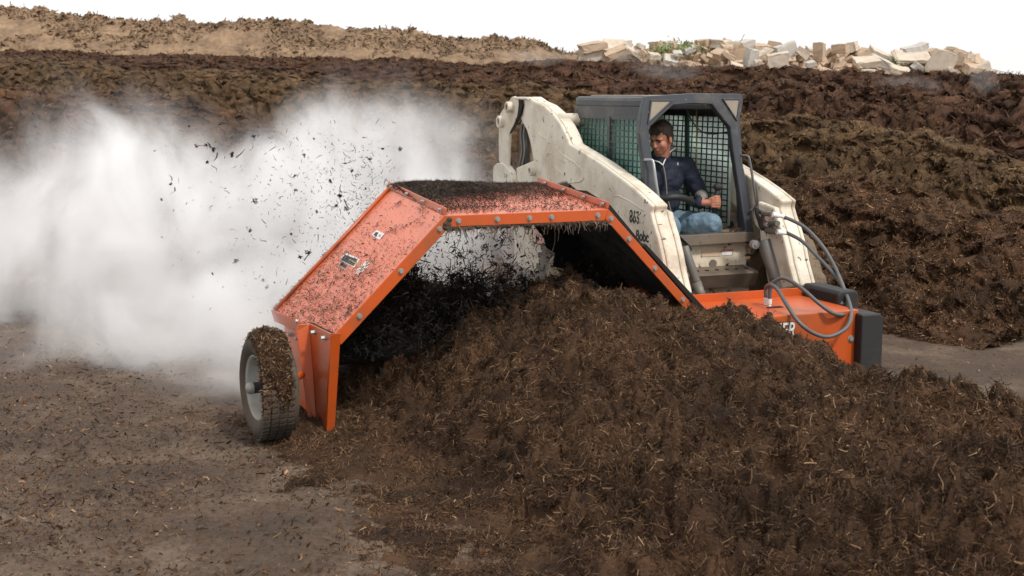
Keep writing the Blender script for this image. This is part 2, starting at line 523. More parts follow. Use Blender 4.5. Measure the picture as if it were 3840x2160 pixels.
def build_hill():
    prof = [(-900, -10), (-300, 10), (0, 25), (72, 36), (177, 44), (221, 58), (309, 71), (375, 65), (430, 77), (530, 88), (602, 80), (651, 91),
            (664, 75), (701, 73), (722, 92), (828, 97), (872, 86), (966, 82), (1159, 88), (1187, 105), (1300, 116), (1336, 111), (1472, 116),
            (1528, 121), (1583, 126), (1634, 146), (1730, 151), (1806, 156), (1816, 148), (1876, 143), (1907, 156), (2002, 153), (2048, 176),
            (2060, 190), (2086, 184), (2103, 201), (2174, 206), (2260, 236), (2500, 262), (2900, 290)]
    n = 520
    cr = px_row([p[0] for p in prof], [p[1] for p in prof], lambda p: np.full_like(p, 100.), n)
    v = np.concatenate([np.linspace(-1, 0, 90), np.linspace(.05, .5, 10)])
    G = np.zeros((n, len(v), 3))
    for j, vv in enumerate(v):
        back = vv > 0
        w = 14.0
        G[:, j, 0] = cr[:, 0]; G[:, j, 1] = cr[:, 1] + vv * w
        base = 2.0
        k = 1 - abs(vv) if not back else 1 - vv * .8
        k = k ** (.92)
        G[:, j, 2] = base + (cr[:, 2] - base) * k
    q = G * np.array([.22, .22, .22])
    m = np.clip(-v, 0, 1)[None, :] ** .5
    G[..., 1] += 1.1 * fbm(q * [1, .5, .6], 4, 31) * (m + .15)
    G[..., 2] += .45 * fbm(G * .55, 4, 33) * (m * .8 + .12) + .40 * np.maximum(0, fbm(G * 1.3, 3, 35)) + .25 * fbm(G * 3, 2, 37) 
    wv = np.clip((np.arange(len(v)) - 25) / 45., .05, 1)[None, :-1]
    o = surface_with_fibres('hills', G, SOIL, 26000, (.12, .75), (.08, .40), lift=.8, weight=lambda g_, N: wv * (fbm(g_ * .3, 3, 77) > -.1))
    tag(o, kind='structure')
build_hill()

# ------------------------------------------------------------------ windrows
def row(name, label, xs, ys_, dfun, n, half, mat, amp, nf, L, W, seed, front_only=True, straw=.05, na=70, xcut=-99):
    cr = px_row(xs, ys_, dfun, n)
    t = np.gradient(cr[:, :2], axis=0); t /= np.linalg.norm(t, axis=1, keepdims=True)
    for _ in range(30): t[1:-1] = (t[:-2] + t[1:-1] + t[2:]) / 3
    t /= np.linalg.norm(t, axis=1, keepdims=True)
    nr = np.stack([-t[:, 1], t[:, 0]], 1)                      # away from camera
    nr *= np.sign(nr[:, 1:2])
    v = np.concatenate([np.linspace(-1, 0, na), np.linspace(.06, 1, na // 3)])
    G = np.zeros((n, len(v), 3))
    gz = ground_z(cr[:, 0], cr[:, 1])
    H = cr[:, 2] - gz
    hw = half + H * .9
    for j, vv in enumerate(v):
        G[:, j, :2] = cr[:, :2] + nr * (vv * hw)[:, None]
        k = (1 - abs(vv) ** 1.25)
        G[:, j, 2] = gz - .06 + (H + .06) * k
    env = (np.clip(1.1 - np.abs(v) ** 4, .15, 1))[None, :]
    crest = np.clip(np.abs(v) * 3, .45, 1)[None, :]
    a = amp
    G[..., 2] += env * crest * a * (.9 * fbm(G * 1.1, 3, seed) + .60 * billow(G * 2.6, 3, seed + 3) + .36 * billow(G * 8, 3, seed + 5))
    dy = a * (1.1 * fbm(G * 2.2 + 40, 3, seed + 7) + .60 * billow(G * 6.0 + 10, 3, seed + 8)) * env
    G[..., 0] += nr[:, None, 0] * dy; G[..., 1] += nr[:, None, 1] * dy
    o = surface_with_fibres(name, G, mat, nf, L, W, seed=seed,
        weight=lambda g_, N: np.where(np.arange(g_.shape[1])[None, :] < na * 1.08, 1.0, .05) / np.maximum(1, (g_[..., 1] / 14)) ** 1.2 * np.where(g_[..., 0] < xcut, .25, 1.0), straw=straw, clump=a * .3)
    tag(o, label, 'compost row', 'steaming compost windrows')
    return o

def d_line(bx, by, ux=-.6, uy=.8):
    def f(px):
        s = (px - 1920) / 4855
        t = (bx - by * s) / (uy * s - ux)
        return by + uy * t
    return f
def d_inv(p0, d0, p1, d1):
    return lambda px: 1 / np.interp(px, [p0, p1], [1 / d0, 1 / d1])

row('compost_windrow', 'brown straw-flecked compost row right behind the loader, nearest of the rows behind it',
    [-900, -300, 0, 166, 635, 800, 994, 1400, 1900, 2400, 2800, 3100, 3400, 3665, 3840, 4300],
    [330, 330, 328, 348, 359, 381, 458, 520, 565, 605, 650, 672, 712, 775, 800, 920],
    lambda p: np.interp(p, [-900, 0, 994, 1900, 2800, 3840, 4300], [24, 22.5, 19, 17.2, 15.3, 12.4, 11.4]), 700, 1.4, COMP_1, .24, 420000, (.022, .09), (.0036, .0105), 41, na=150, straw=.09, xcut=-1.5)
row('compost_windrow', 'olive brown compost row with a lumpy crest, second behind the loader',
    [-900, 0, 300, 500, 940, 1250, 1500, 1755, 1957, 2160, 2500, 2800, 3130, 3290, 3430, 3500, 3660, 3840, 4400],
    [205, 217, 226, 264, 272, 302, 308, 318, 313, 350, 392, 434, 450, 478, 500, 512, 545, 602, 800],
    d_line(8.6, 15.8), 620, 1.2, COMP_2, .26, 210000, (.035, .13), (.0065, .015), 51, na=90, straw=.03)
row('compost_windrow', 'dark reddish compost row between the olive row and the farthest crest',
    [-900, 0, 300, 640, 900, 1300, 1500, 1705, 1900, 2159, 2500, 2900, 3300, 3840, 4500],
    [190, 212, 214, 232, 250, 262, 272, 280, 286, 300, 306, 314, 328, 350, 385],
    d_inv(0, 66, 3840, 22), 560, 1.3, COMP_3, .30, 160000, (.045, .16), (.008, .018), 61, na=70, straw=.03)
row('compost_windrow', 'dark brown compost row whose crest lies under the broken concrete',
    [-900, 0, 700, 1300, 1500, 1700, 1856, 2007, 2260, 2500, 2600, 2900, 3100, 3330, 3500, 3700, 3840, 4500],
    [200, 205, 218, 236, 240, 250, 238, 228, 230, 242, 250, 262, 258, 270, 278, 272, 282, 300],
    d_inv(0, 74, 3840, 29), 560, 1.0, COMP_3, .26, 120000, (.05, .17), (.009, .021), 71, na=50, straw=.03)
row('compost_windrow', 'low dark compost row along the foot of the tan soil bank',
    [-900, 0, 190, 300, 550, 640, 740, 1000, 1250, 1330, 1500, 1560, 1750, 1900],
    [188, 190, 190, 198, 213, 207, 204, 216, 214, 226, 218, 219, 242, 262],
    lambda p: np.full_like(p, 80.), 420, .8, COMP_3, .30, 16000, (.12, .35), (.03, .06), 81, na=40, straw=.02)

# the row being turned: runs through the hood towards the camera
PROF = np.array([(1.3, .0), (1.75, .05), (1.95, .05), (2.15, .09), (2.37, .19), (2.76, .47), (3.0, .64), (3.2, .74), (3.55, .84), (3.85, .76), (4.02, .66), (4.25, .68), (4.5, .60),
                 (4.68, .48), (4.84, .28), (5.08, .14), (5.35, .10), (5.6, .06), (5.75, -.02), (6.3, -.03)])
def build_main_row():
    a = np.linspace(1.25, 6.3, 400); c = np.concatenate([np.linspace(2.0, 8.25, 500), np.linspace(8.27, 15, 110)])
    A, Cc = np.meshgrid(a, c, indexing='ij')
    # shift of the section along the row, and the freshly turned part behind the drum
    sh = .12 * np.clip((7.3 - Cc) / .6, 0, 1) - .30 * np.clip((6.4 - Cc) / 3, 0, 1)
    near = np.clip((6.9 - Cc) / 1.5, 0, 1)
    Z = np.interp(A + sh, PROF[:, 0], PROF[:, 1])
    Z2 = .70 * np.clip(1 - np.abs(A - 3.95) / 1.8, 0, 1) ** .9
    Z = Z * (1 - near * .55) + near * .55 * Z2 * 1.0
    back = np.clip((Cc - 8.1) / .35, 0, 1)
    Zb = .62 * np.clip(1 - np.abs(A - 3.0) / 1.15, 0, 1) ** .8
    Z = Z * (1 - back) + Zb * back - .0
    # the slumped gap where yard ground shows past the bumper
    pts = np.stack([A, Cc, Z], -1)
    env = np.clip(Z / .15, .0, 1)
    Z = Z + env * (.15 * fbm(pts * 1.7, 3, 91) + .12 * fbm(pts * 3.6, 3, 92) + .065 * billow(pts * 6.5, 3, 93) + .030 * billow(pts * 20, 2, 94))
    # keep clear of the housing and hood leg
    M = np.stack([A + env * .09 * fbm(pts * 7 + 9, 3, 95), Cc + env * .11 * fbm(pts * 7 + 31, 3, 96), Z - .02], -1)
    inb = (A > 4.28) & (Cc > 7.36)
    M[..., 2] = np.where(inb, np.minimum(M[..., 2], .05 - .4 * np.clip(Cc - 7.36, 0, 1)), M[..., 2])
    G = m2w(M)
    o = surface_with_fibres('compost_windrow', G, COMP_N, 500000, (.014, .085), (.0020, .0075), seed=101, straw=.055, lift=.55, lumpn=5,
        weight=lambda g_, N: np.where((g_[..., 1] > 3.2) & (g_[..., 2] > -.02), 1, .0) * np.where(g_[..., 1] > 8.9, .25, 1.0), clump=.025)
    tag(o, 'dark shredded compost row in front, being turned under the orange hood', 'compost row', 'steaming compost windrows')
build_main_row()

# ------------------------------------------------------------------ windrow turner
T0 = (3.1, 8.2, 0.0)
turner = empty('windrow_turner', T0, 'orange compost turner with arched hood, side wheel and hose-fed drive box', 'compost turner')
FBL, FTL, FTR, FBR = (1.84, 7.563, .627), (2.569, 7.563, 1.345), (3.707, 7.563, 1.346), (4.345, 7.563, .68)
BBL, BTL, BTR, BBR = (1.73, 8.85, .60), (2.515, 8.85, 1.432), (3.745, 8.85, 1.418), (4.40, 8.85, .62)
def V3(p): return np.array(p, float)
def _plane_fix(p, q0, q1, q2, ax):
    n = np.cross(V3(q1) - V3(q0), V3(q2) - V3(q0)); p = V3(p); p[ax] -= ((p - V3(q0)) @ n) / n[ax]; return tuple(p)
BTL = _plane_fix(BTL, FBL, FTL, BBL, 0)
BTR = _plane_fix(BTR, FTL, FTR, BTL, 2)
BBR = _plane_fix(BBR, FTR, FBR, BTR, 2)
def panel(f0, f1, b0, b1, th, name, mat, sub=1):
    f0, f1, b0, b1 = map(V3, (f0, f1, b0, b1))
    n = np.cross(f1 - f0, b0 - f0); n /= np.linalg.norm(n)
    if n[2] > 0: n = -n
    m = MB(); m.prism([f0, f1, b1, b0], n * th)
    return m.build(name, mat, turner, .003), -n
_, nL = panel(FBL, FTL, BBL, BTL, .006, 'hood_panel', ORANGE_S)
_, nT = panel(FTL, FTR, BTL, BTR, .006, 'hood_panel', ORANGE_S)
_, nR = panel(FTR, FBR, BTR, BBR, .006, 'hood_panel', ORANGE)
# inner lining caked with compost, near-black to carry the hood's shade, 12 mm below the steel
def liner(f0, f1, b0, b1, nn, name='caked_shade_lining'):
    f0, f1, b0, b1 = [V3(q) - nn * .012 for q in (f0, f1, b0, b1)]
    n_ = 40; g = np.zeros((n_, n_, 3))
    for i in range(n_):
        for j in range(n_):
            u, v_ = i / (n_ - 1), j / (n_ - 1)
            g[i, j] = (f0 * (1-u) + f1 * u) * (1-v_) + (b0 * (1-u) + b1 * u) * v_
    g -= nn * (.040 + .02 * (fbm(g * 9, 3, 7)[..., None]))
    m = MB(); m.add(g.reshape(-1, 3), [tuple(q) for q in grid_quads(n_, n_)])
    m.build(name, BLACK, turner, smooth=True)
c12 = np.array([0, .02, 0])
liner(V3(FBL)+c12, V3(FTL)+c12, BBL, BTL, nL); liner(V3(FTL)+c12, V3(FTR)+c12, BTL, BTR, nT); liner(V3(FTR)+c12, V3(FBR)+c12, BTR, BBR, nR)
# front edge flange: follows the outline, turned in
def strip(p0, p1, inward, w, th, name, mat, inset0=0, inset1=0):
    p0, p1, i_ = V3(p0), V3(p1), V3(inward); i_ /= np.linalg.norm(i_)
    d = (p1 - p0); d /= np.linalg.norm(d)
    m = MB(); m.prism([p0, p1, p1 + i_ * w - d * inset1, p0 + i_ * w + d * inset0], (0, -th, 0))
    return m.build(name, mat, turner, .003)
def perp(p0, p1):
    d = V3(p1) - V3(p0); q = np.array([d[2], 0, -d[0]]); q /= np.linalg.norm(q)
    return q if q[2] < 0 else -q
strip(FBL, FTL, perp(FBL, FTL), .075, .012, 'front_flange', ORANGE, .0, .028)
strip(FTL, FTR, (0, 0, -1), .072, .012, 'front_flange', ORANGE, .030, .030)
strip(FTR, FBR, perp(FTR, FBR), .060, .012, 'front_flange', ORANGE, .028, .0)
# upstanding joint lips and the rolled rear edges
def lip(f, b, h, lean, name='joint_lip'):
    f, b = V3(f), V3(b); up = np.array([lean, 0, 1.]); up /= np.linalg.norm(up)
    m = MB(); m.prism([f, b, b + up * h, f + up * h], (.008, 0, 0)); m.build(name, ORANGE, turner, .002)
lip(V3(FTL) + (.0, 0, .002), V3(BTL) + (0, 0, .002), .045, .35)
lip(V3(FTR) - (.006, 0, -.002), V3(BTR) - (.006, 0, -.002), .045, .25)
def edge_rib(p0, p1, nn, r=.012):
    m = MB(); m.tube([V3(p0) + nn * r, V3(p1) + nn * r], r, 8); m.build('rear_rib', ORANGE, turner, smooth=True)
def lerp(a, b, t): return V3(a) * (1 - t) + V3(b) * t
edge_rib(lerp(BBL, FBL, .07), lerp(BTL, FTL, .07), nL)
# fascia under the low left edge
m = MB(); m.prism([V3(FBL) + (-.003, -.01, 0), V3(BBL) + (-.003, 0, 0), V3(BBL) + (.02, 0, -.085), V3(FBL) + (.02, -.01, -.07)], (-.008, 0, 0))
m.build('side_fascia', ORANGE, turner, .002)
# rubber-edged wear plate outside the far slope
fr = lerp(FTR, FBR, .40); fe = lerp(FTR, FBR, 1.25)
m = MB(); m.prism([fr + nR * .012, fe + nR * .012, fe + nR * .055, fr + nR * .040], (0, .14, 0))
m.build('wear_flap', MATS['caked_shade_black'], turner, .006)
# lower run of the far slope into the housing
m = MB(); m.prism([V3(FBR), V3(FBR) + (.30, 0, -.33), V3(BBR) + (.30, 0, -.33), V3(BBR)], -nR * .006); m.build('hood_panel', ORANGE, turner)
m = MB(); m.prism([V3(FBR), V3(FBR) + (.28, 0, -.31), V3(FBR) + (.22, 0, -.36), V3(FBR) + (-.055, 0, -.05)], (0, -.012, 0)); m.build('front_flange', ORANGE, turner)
m = MB(); m.prism([V3(FBR) + (.30, .02, -.33), V3(FBR) + (.30, .02, -.67), V3(BBR) + (.30, 0, -.60), V3(BBR) + (.30, 0, -.33)], (-.01, 0, 0)); m.build('caked_shade_lining', BLACK, turner)

def bolt(p, nn, r=.013, h=.012, parent=None, name='bolt', mat=None):
    nn = V3(nn); nn /= np.linalg.norm(nn); p = V3(p)
    m = MB(); m.cyl(p - nn * .002, p + nn * .003, r * 1.45, n=12); m.cyl(p + nn * .003, p + nn * (h + .003), r, n=6)
    return m.build(name, mat or STEEL, parent or turner)
FR = (0, -1, 0)
inn = perp(FTL, FTR)
for t in (.08, .31, .505, .64, .93):
    bolt(lerp(FTL, FTR, t) + np.array([0, -.012, -.036]), FR)
for t in (.08, .43, .80):
    bolt(lerp(FTL, FBL, t) + perp(FBL, FTL) * .036 + V3((0, -.012, 0)), FR)
for t in (.06, .27, .58, .92):
    bolt(lerp(FTR, FBR, t) + perp(FTR, FBR) * .03 + V3((0, -.012, 0)), FR)
for t in (.06, .36, .66, .97):
    bolt(lerp(FTL, BTL, t * .92) + V3((-.003, 0, .026)) , (-1, 0, .3), .009)
for t in (.05, .30, .58, .86):
    bolt(lerp(FTR, BTR, t) + V3((-.008, 0, .026)), (-1, 0, .3), .009)
for t in (.05, .28, .52, .82):
    bolt(lerp(FTL, FBL, t) + V3((0, .09, 0)) + nL * .001, nL, .008, .008)

# side leg with stiffener
AL = 1.795
leg_px = [(1066, 1183), (1110, 1196), (1161, 1214), (1241, 1252), (1226, 1470), (1224, 1640), (1150, 1640), (1108, 1500), (1084, 1400), (1066, 1320)]
lp = [P(x, y, 'a', AL) for x, y in leg_px]
for q in lp:
    q[2] = max(q[2], .03)
side = MB(); side.prism(lp, (.012, 0, 0))
leg = side.build('side_leg', ORANGE, turner, .003)
r0, r1 = P(1161, 1214, 'a', AL), P(1190, 1625, 'a', AL)
m = MB(); m.prism([r0, r1, r1 + (-.045, 0, 0), r0 + (-.085, 0, -.04), r0 + (-.07, 0, 0)], (0, .010, 0)); m.build('stiffener', ORANGE, leg, .002)
r0 = P(1241, 1252, 'a', AL); r1 = P(1224, 1640, 'a', AL)
m = MB(); m.prism([r0, r1, r1 + (.05, 0, 0), r0 + (.06, 0, 0)], (0, .010, 0)); m.build('stiffener', ORANGE, leg, .002)
for x, y in [(1098, 1188), (1124, 1203), (1096, 1254), (1123, 1268), (1182, 1246), (1221, 1267)]:
    bolt(P(x, y, 'a', AL), (-1, 0, 0), .014, .026, leg)
# inside of the leg, caked and blackened for shade
m = MB(); m.prism([q + (.016, .01, 0) for q in lp], (.012, 0, 0)); m.build('caked_shade_lining', BLACK, turner)

# wheel
WC = V3((1.465, 7.67, .325)); wy = math.radians(6)
wax = V3((-math.cos(wy), -math.sin(wy), 0))
wheel = MB()
R_, Wd = .318, .105
tp = [(-Wd*.82, .20), (-Wd, .235), (-Wd*1.02, .27), (-Wd*.92, .30), (-Wd*.75, R_), (-Wd*.3, R_+.004), (Wd*.3, R_+.004), (Wd*.75, R_), (Wd*.92, .30), (Wd*1.02, .27), (Wd, .235), (Wd*.82, .20), (Wd*.7, .19), (-Wd*.7, .19), (-Wd*.82, .20)]
wheel.lathe(WC, wax, tp, 48)
wh = wheel.build('wheel', TYRE, turner, smooth=True)
tr = MB()
for k in range(52):
    an = 2 * math.pi * k / 52
    dv = V3((0, math.cos(an), math.sin(an))); tv = V3((0, -math.sin(an), math.cos(an)))
    for off in (-.72, -.24, .24, .72):
        p_ = WC - wax * (off * Wd) + dv * (R_ - .004) ; hw_ = Wd * .19
        q_ = [p_ - wax * hw_ - tv * .013, p_ - wax * hw_ + tv * .010, p_ + wax * hw_ + tv * .016, p_ + wax * hw_ - tv * .007]
        tr.prism(q_, dv * .013)
tr.build('tread', TYRE, wh)
m = MB()
m.lathe(WC, wax, [(Wd*.80, .205), (Wd*.86, .196), (Wd*.7, .186), (Wd*.45, .178), (Wd*.1, .165), (-Wd*.1, .14), (-Wd*.08, .07), (.015, .05), (.015, .0)], 40)
m.build('rim', RIMW, wh, smooth=True)
for k in range(5):
    an = 2 * math.pi * k / 5 + .3
    u = np.cross(wax, (0, 0, 1.)); w = np.cross(wax, u)
    pc = WC + wax * (.012) + .105 * (math.cos(an) * u + math.sin(an) * w)
    m = MB(); m.lathe(pc - wax * .012, wax, [(0, .022), (.003, .022), (.003, .0)], 12); m.build('rim_slot', BLACK, wh)
m = MB(); m.cyl(WC, WC + wax * .105, .034, n=20); m.build('hub', RUBBER, wh, .003)
m = MB(); m.lathe(WC, wax, [(.10, .036), (.125, .036), (.14, .026), (.145, 0)], 20); m.build('hub_cap', STEEL, wh, smooth=True)
for k in range(5):
    an = 2 * math.pi * k / 5
    pc = WC + .058 * (math.cos(an) * u + math.sin(an) * w)
    m = MB(); m.cyl(pc, pc + wax * .035, .009, n=6); m.build('wheel_nut', STEEL, wh)
m = MB(); m.cyl(WC - wax * .10, V3((AL, 8.02, WC[2])), .022, n=12); m.build('axle', ORANGE, wh)
# mud and straw on the tread
g = np.random.default_rng(11)
nth, nw = 90, 20
GG = np.zeros((nth, nw, 3))
for i in range(nth):
    th = -1.9 + 3.6 * i / (nth - 1) + .25      # from behind the top round to the front
    for j in range(nw):
        s_ = (j / (nw - 1) * 2 - 1)
        dirv = np.array([0, -math.sin(th), math.cos(th)])
        fade = math.sin(math.pi * i / (nth - 1)) ** .4 * (1 - abs(s_) ** 6)
        nz = .5 + .5 * float(vnoise(np.array([i * .22, s_ * 3, 3.])))
        rr = R_ - .018 + fade * (.026 + .042 * nz)
        GG[i, j] = WC - wax * s_ * Wd * .98 + dirv * rr
GG += .012 * fbm(GG * 25, 3, 4)[..., None]
def local_surface(name, G, mat, nf, L, W, root, parent, **kw):
    o = surface_with_fibres(name, G, mat, nf, L, W, **kw)
    # machine coordinates -> root local
    org = np.array(list(root['_m']))
    n = len(o.data.vertices); co = np.zeros(n * 3, np.float32); o.data.vertices.foreach_get('co', co)
    co = (co.reshape(-1, 3) - org).astype(np.float32); o.data.vertices.foreach_set('co', co.ravel()); o.data.update()
    o.parent = parent
    return o
local_surface('mud_crust', GG, COMP_1, 6000, (.015, .055), (.003, .010), turner, wh, seed=13, straw=.12, lift=.7)

# added ragged black sheet: the shade inside the hood, hiding the loader wheel
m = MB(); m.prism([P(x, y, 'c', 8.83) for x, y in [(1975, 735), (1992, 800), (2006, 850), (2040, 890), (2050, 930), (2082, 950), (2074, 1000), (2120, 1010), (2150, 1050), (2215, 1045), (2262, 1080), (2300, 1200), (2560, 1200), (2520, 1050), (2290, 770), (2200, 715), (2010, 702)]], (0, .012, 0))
m.build('rear_shade_sheet', BLACK, turner)
# drum with flails under the hood
m = MB(); m.cyl((1.83, 8.28, .40), (4.5, 8.28, .40), .11, n=18)
for k in range(26):
    a_ = 1.95 + k * .095; an = k * 1.1
    m.box((a_ - .012, 8.28 + math.cos(an) * .18 - .03, .40 + math.sin(an) * .18 - .03), (a_ + .012, 8.28 + math.cos(an) * .18 + .03, .40 + math.sin(an) * .18 + .03))
m.build('drum', BLACK, turner)

# drive housing
HA0, HA1, HC0, HC1, HZ = 4.33, 5.69, 7.50, 8.22, .562
m = MB(); m.box((HA0, HC0, .10), (HA1, HC1, HZ)); hs = m.build('drive_housing', ORANGE, turner, .008)
m = MB(); m.box((HA0, HC1 - .002, HZ - .01), (HA1 + .22, HC1 + .012, HZ + .058)); m.build('rear_lip', ORANGE, hs, .002)
# bumper: black rubber channel with a raised back
zb = .53
bp = [(HA1 + .002, HC0 - .04), ]
m = MB()
m.prism([(5.66, 7.42, .04), (5.85, 7.42, .04), (5.85, 7.42, zb - .02), (5.82, 7.42, zb + .008), (5.66, 7.42, zb + .01)], (0, .34, 0))
m.prism([(5.70, 7.765, .04), (5.88, 7.765, .04), (5.88, 7.765, zb + .105), (5.85, 7.765, zb + .125), (5.72, 7.765, zb + .125), (5.70, 7.765, zb+.10)], (0, .46, 0))
m.build('bumper', RUBBER, turner, .012)
m = MB(); m.box((5.697, 7.80, HZ + .012), (5.702, 8.12, HZ + .068)); m.build('bumper_recess', BLACK, turner)
for (x, y) in [(3158, 1139), (2942, 1128), (2700, 1158)]:
    q = P(x, y, 'z', HZ); bolt(q, (0, 0, 1), .014, .012, hs)
q = P(3190, 1270, 'c', HC0); bolt(q, FR, .018, .012, hs)
# slot and hose stubs on the lid
m = MB(); q = P(2905, 1152, 'z', HZ + .002); m.box(q - (.06, .022, 0), q + (.06, .022, .003)); m.build('slot', BLACK, hs)
for (x, y) in [(2871, 1143), (2886, 1148)]:
    q = P(x, y, 'z', HZ)
    m = MB(); m.cyl(q, q + (0, 0, .018), .013, n=12); m.cyl(q + (0, 0, .018), q + (0, 0, .055), .016, n=14)
    m.build('hose_ferrule', WHITE, hs)

# lettering
def text(s, size, org, right, up, mat, parent, extr=.001, name='lettering', shear=0, bold=0, xs=1.0):
    cu = bpy.data.curves.new('t', 'FONT'); cu.body = s; cu.size = size; cu.extrude = extr; cu.shear = shear; cu.offset = bold
    to = bpy.data.objects.new('t', cu); SC.collection.objects.link(to)
    dg = bpy.context.evaluated_depsgraph_get(); dg.update()
    me = bpy.data.meshes.new_from_object(to.evaluated_get(dg))
    bpy.data.objects.remove(to)
    R = V3(right); R /= np.linalg.norm(R); U = V3(up); U = U - R * (U @ R); U /= np.linalg.norm(U); N = np.cross(R, U)
    root = parent
    while '_m' not in root: root = root.parent
    org = V3(org) - np.array(list(root['_m']))
    for v in me.vertices:
        c_ = v.co
        v.co = Vector(org + R * c_.x * xs + U * c_.y + N * c_.z)
    me.name = name; me.materials.clear(); me.materials.append(mat)
    o = bpy.data.objects.new(name, me); link(o, parent)
    return o
q = P(2888, 1243, 'c', HC0)
text('NER', .15, V3((q[0], HC0 - .003, .405)), (1, 0, 0), (0, 0, 1), INK, hs, .001, 'lettering_outline', .15, .008, .72)
text('NER', .15, V3((q[0], HC0 - .0065, .405)), (1, 0, 0), (0, 0, 1), WHITE, hs, .001, 'lettering', .15, .0025, .72)

# hood decals
eu = V3(FTL) - V3(FBL); eu /= np.linalg.norm(eu); ev = V3(BBL) - V3(FBL); ev /= np.linalg.norm(ev)
def on_slope(x, y):
    r = _ray(x, y); c = np.array([0, 0, CAM_H]); t = ((V3(FBL) - c) @ nL) / (r @ nL)
    return c + r * t
def decal(pxs, mat, name, parent, lift=.002):
    m = MB(); m.prism([on_slope(x, y) + nL * lift for x, y in pxs], nL * .0012); return m.build(name, mat, parent)
d1 = decal([(1393, 883), (1412, 864), (1443, 878), (1424, 900)], WHITE, 'decal', turner)
decal([(1402, 882), (1413, 871), (1422, 875), (1411, 887)], INK, 'printing', d1, .0045)
decal([(1420, 886), (1426, 880), (1432, 883), (1426, 890)], PINKD, 'printing', d1, .0045)
d2 = decal([(1275, 976), (1296, 948), (1350, 972), (1328, 1004)], WHITE, 'decal', turner)
for k in range(5):
    t = k / 5
    a0 = np.array([1280 + 15 * t, 976 - 20 * t]); b0_ = np.array([1327 + 17 * t, 999 - 25 * t])
    decal([tuple(a0), tuple(b0_), tuple(b0_ + (3.0, -4.2)), tuple(a0 + (2.6, -3.6))], INK, 'printing', d2, .0045)
d3 = decal([(1258, 996), (1284, 984), (1308, 1000), (1298, 1018)], PINKD, 'decal', turner)
decal([(1276, 993), (1286, 986), (1304, 998), (1296, 1008)], INK, 'printing', d3, .0045)
m = MB(); fc = on_slope(1361, 1004); U1 = eu; U2 = ev
for k in range(9):
    an = 2 * math.pi * k / 9
    dv = U1 * math.cos(an) + U2 * math.sin(an); sv = -U1 * math.sin(an) + U2 * math.cos(an)
    m.prism([fc + dv * .014 - sv * .004 + nL * .002, fc + dv * .055 - sv * .012 + nL * .002, fc + dv * .066 + nL * .002, fc + dv * .055 + sv * .012 + nL * .002, fc + dv * .014 + sv * .004 + nL * .002], nL * .001)
fl = m.build('flower_decal', WHITE, turner)
m = MB(); m.prism([fc + .014 * (U1 * math.cos(k) + U2 * math.sin(k)) + nL * .0045 for k in np.linspace(0, 5.5, 8)], nL * .001); m.build('flower_centre', YEL, fl)
decal([(1312, 976), (1315, 974), (1360, 1002), (1358, 1004)], YEL, 'flower_stem', fl, .006)

# hoses
def smooth_path(pts, n=70):
    pts = np.array(pts, float); t = np.arange(len(pts)); tt = np.linspace(0, len(pts) - 1, n); out = []
    for q in tt:
        i = int(min(q, len(pts) - 2)); f = q - i
        p0, p1, p2, p3 = pts[max(i-1, 0)], pts[i], pts[i+1], pts[min(i+2, len(pts)-1)]
        out.append(.5 * ((2*p1) + (-p0+p2)*f + (2*p0-5*p1+4*p2-p3)*f*f + (-p0+3*p1-3*p2+p3)*f**3))
    return out
H1 = [(2940, 813, 8.77), (3017, 852, 8.62), (3085, 924, 8.42), (3131, 1002, 8.25), (3168, 1090, 7.85), (3188, 1147, 7.6), (3191, 1193, 7.42), (3168, 1235, 7.36), (3105, 1263, 7.36),
      (3043, 1245, 7.38), (2992, 1204, 7.42), (2950, 1142, 7.55), (2919, 1090, 7.7), (2893, 1069, 7.8)]
H2 = [(2950, 873, 8.77), (3007, 904, 8.62), (3069, 966, 8.42), (3131, 1033, 8.2), (3168, 1090, 7.95), (3178, 1131, 7.75), (3180, 1162, 7.6), (3162, 1180, 7.5), (3121, 1173, 7.45), (3069, 1136, 7.5),
      (3017, 1090, 7.6), (2966, 1054, 7.72), (2930, 1043, 7.8), (2898, 1059, 7.85)]
for path, end in ((H1, (2871, 1143)), (H2, (2886, 1148))):
    pts = [P(x, y, 'c', c_) for x, y, c_ in path]
    e = P(end[0], end[1], 'z', HZ)
    pts += [e + (0, 0, .13), e + (0, 0, .05)]
    m = MB(); m.tube(smooth_path(pts, 90), .0145, 10); m.build('hydraulic_hose', HOSE, turner, smooth=True)

# ------------------------------------------------------------------ skid steer loader
L0 = (5.42, 10.4, 0.0)
loader = empty('skid_steer_loader', L0, 'worn cream skid steer loader with dark grey caged cab pushing the turner', 'skid loader')
AR, ALF, AW = 4.80, 6.16, .15
z6 = lambda x, y: (1800 + .3935 * x, 330 + .3935 * y)
arm_px = [z6(400, 170), z6(392, 110), z6(405, 85), z6(460, 84), z6(520, 125), z6(600, 160), z6(690, 240), z6(770, 350), z6(820, 450), z6(850, 530), z6(1000, 620), z6(1150, 715), z6(1300, 825),
          z6(1400, 900), z6(1530, 1010), z6(1640, 1120), (2440, 795), (2448, 830), (2466, 890), (2482, 960), (2490, 1010), (2512, 1105), (2440, 1100), (2360, 960), (2290, 850), (2215, 775), (2160, 715),
          (2126, 684), (2105, 686), (2085, 696), (2074, 712), (2050, 740), (1990, 730), (1940, 700), z6(350, 890), z6(340, 760), z6(430, 722), z6(505, 690), z6(490, 600), z6(470, 500), z6(440, 400), z6(400, 330), z6(382, 280)]
arm_cz = [P(x, y, 'a', AR)[1:] for x, y in arm_px]
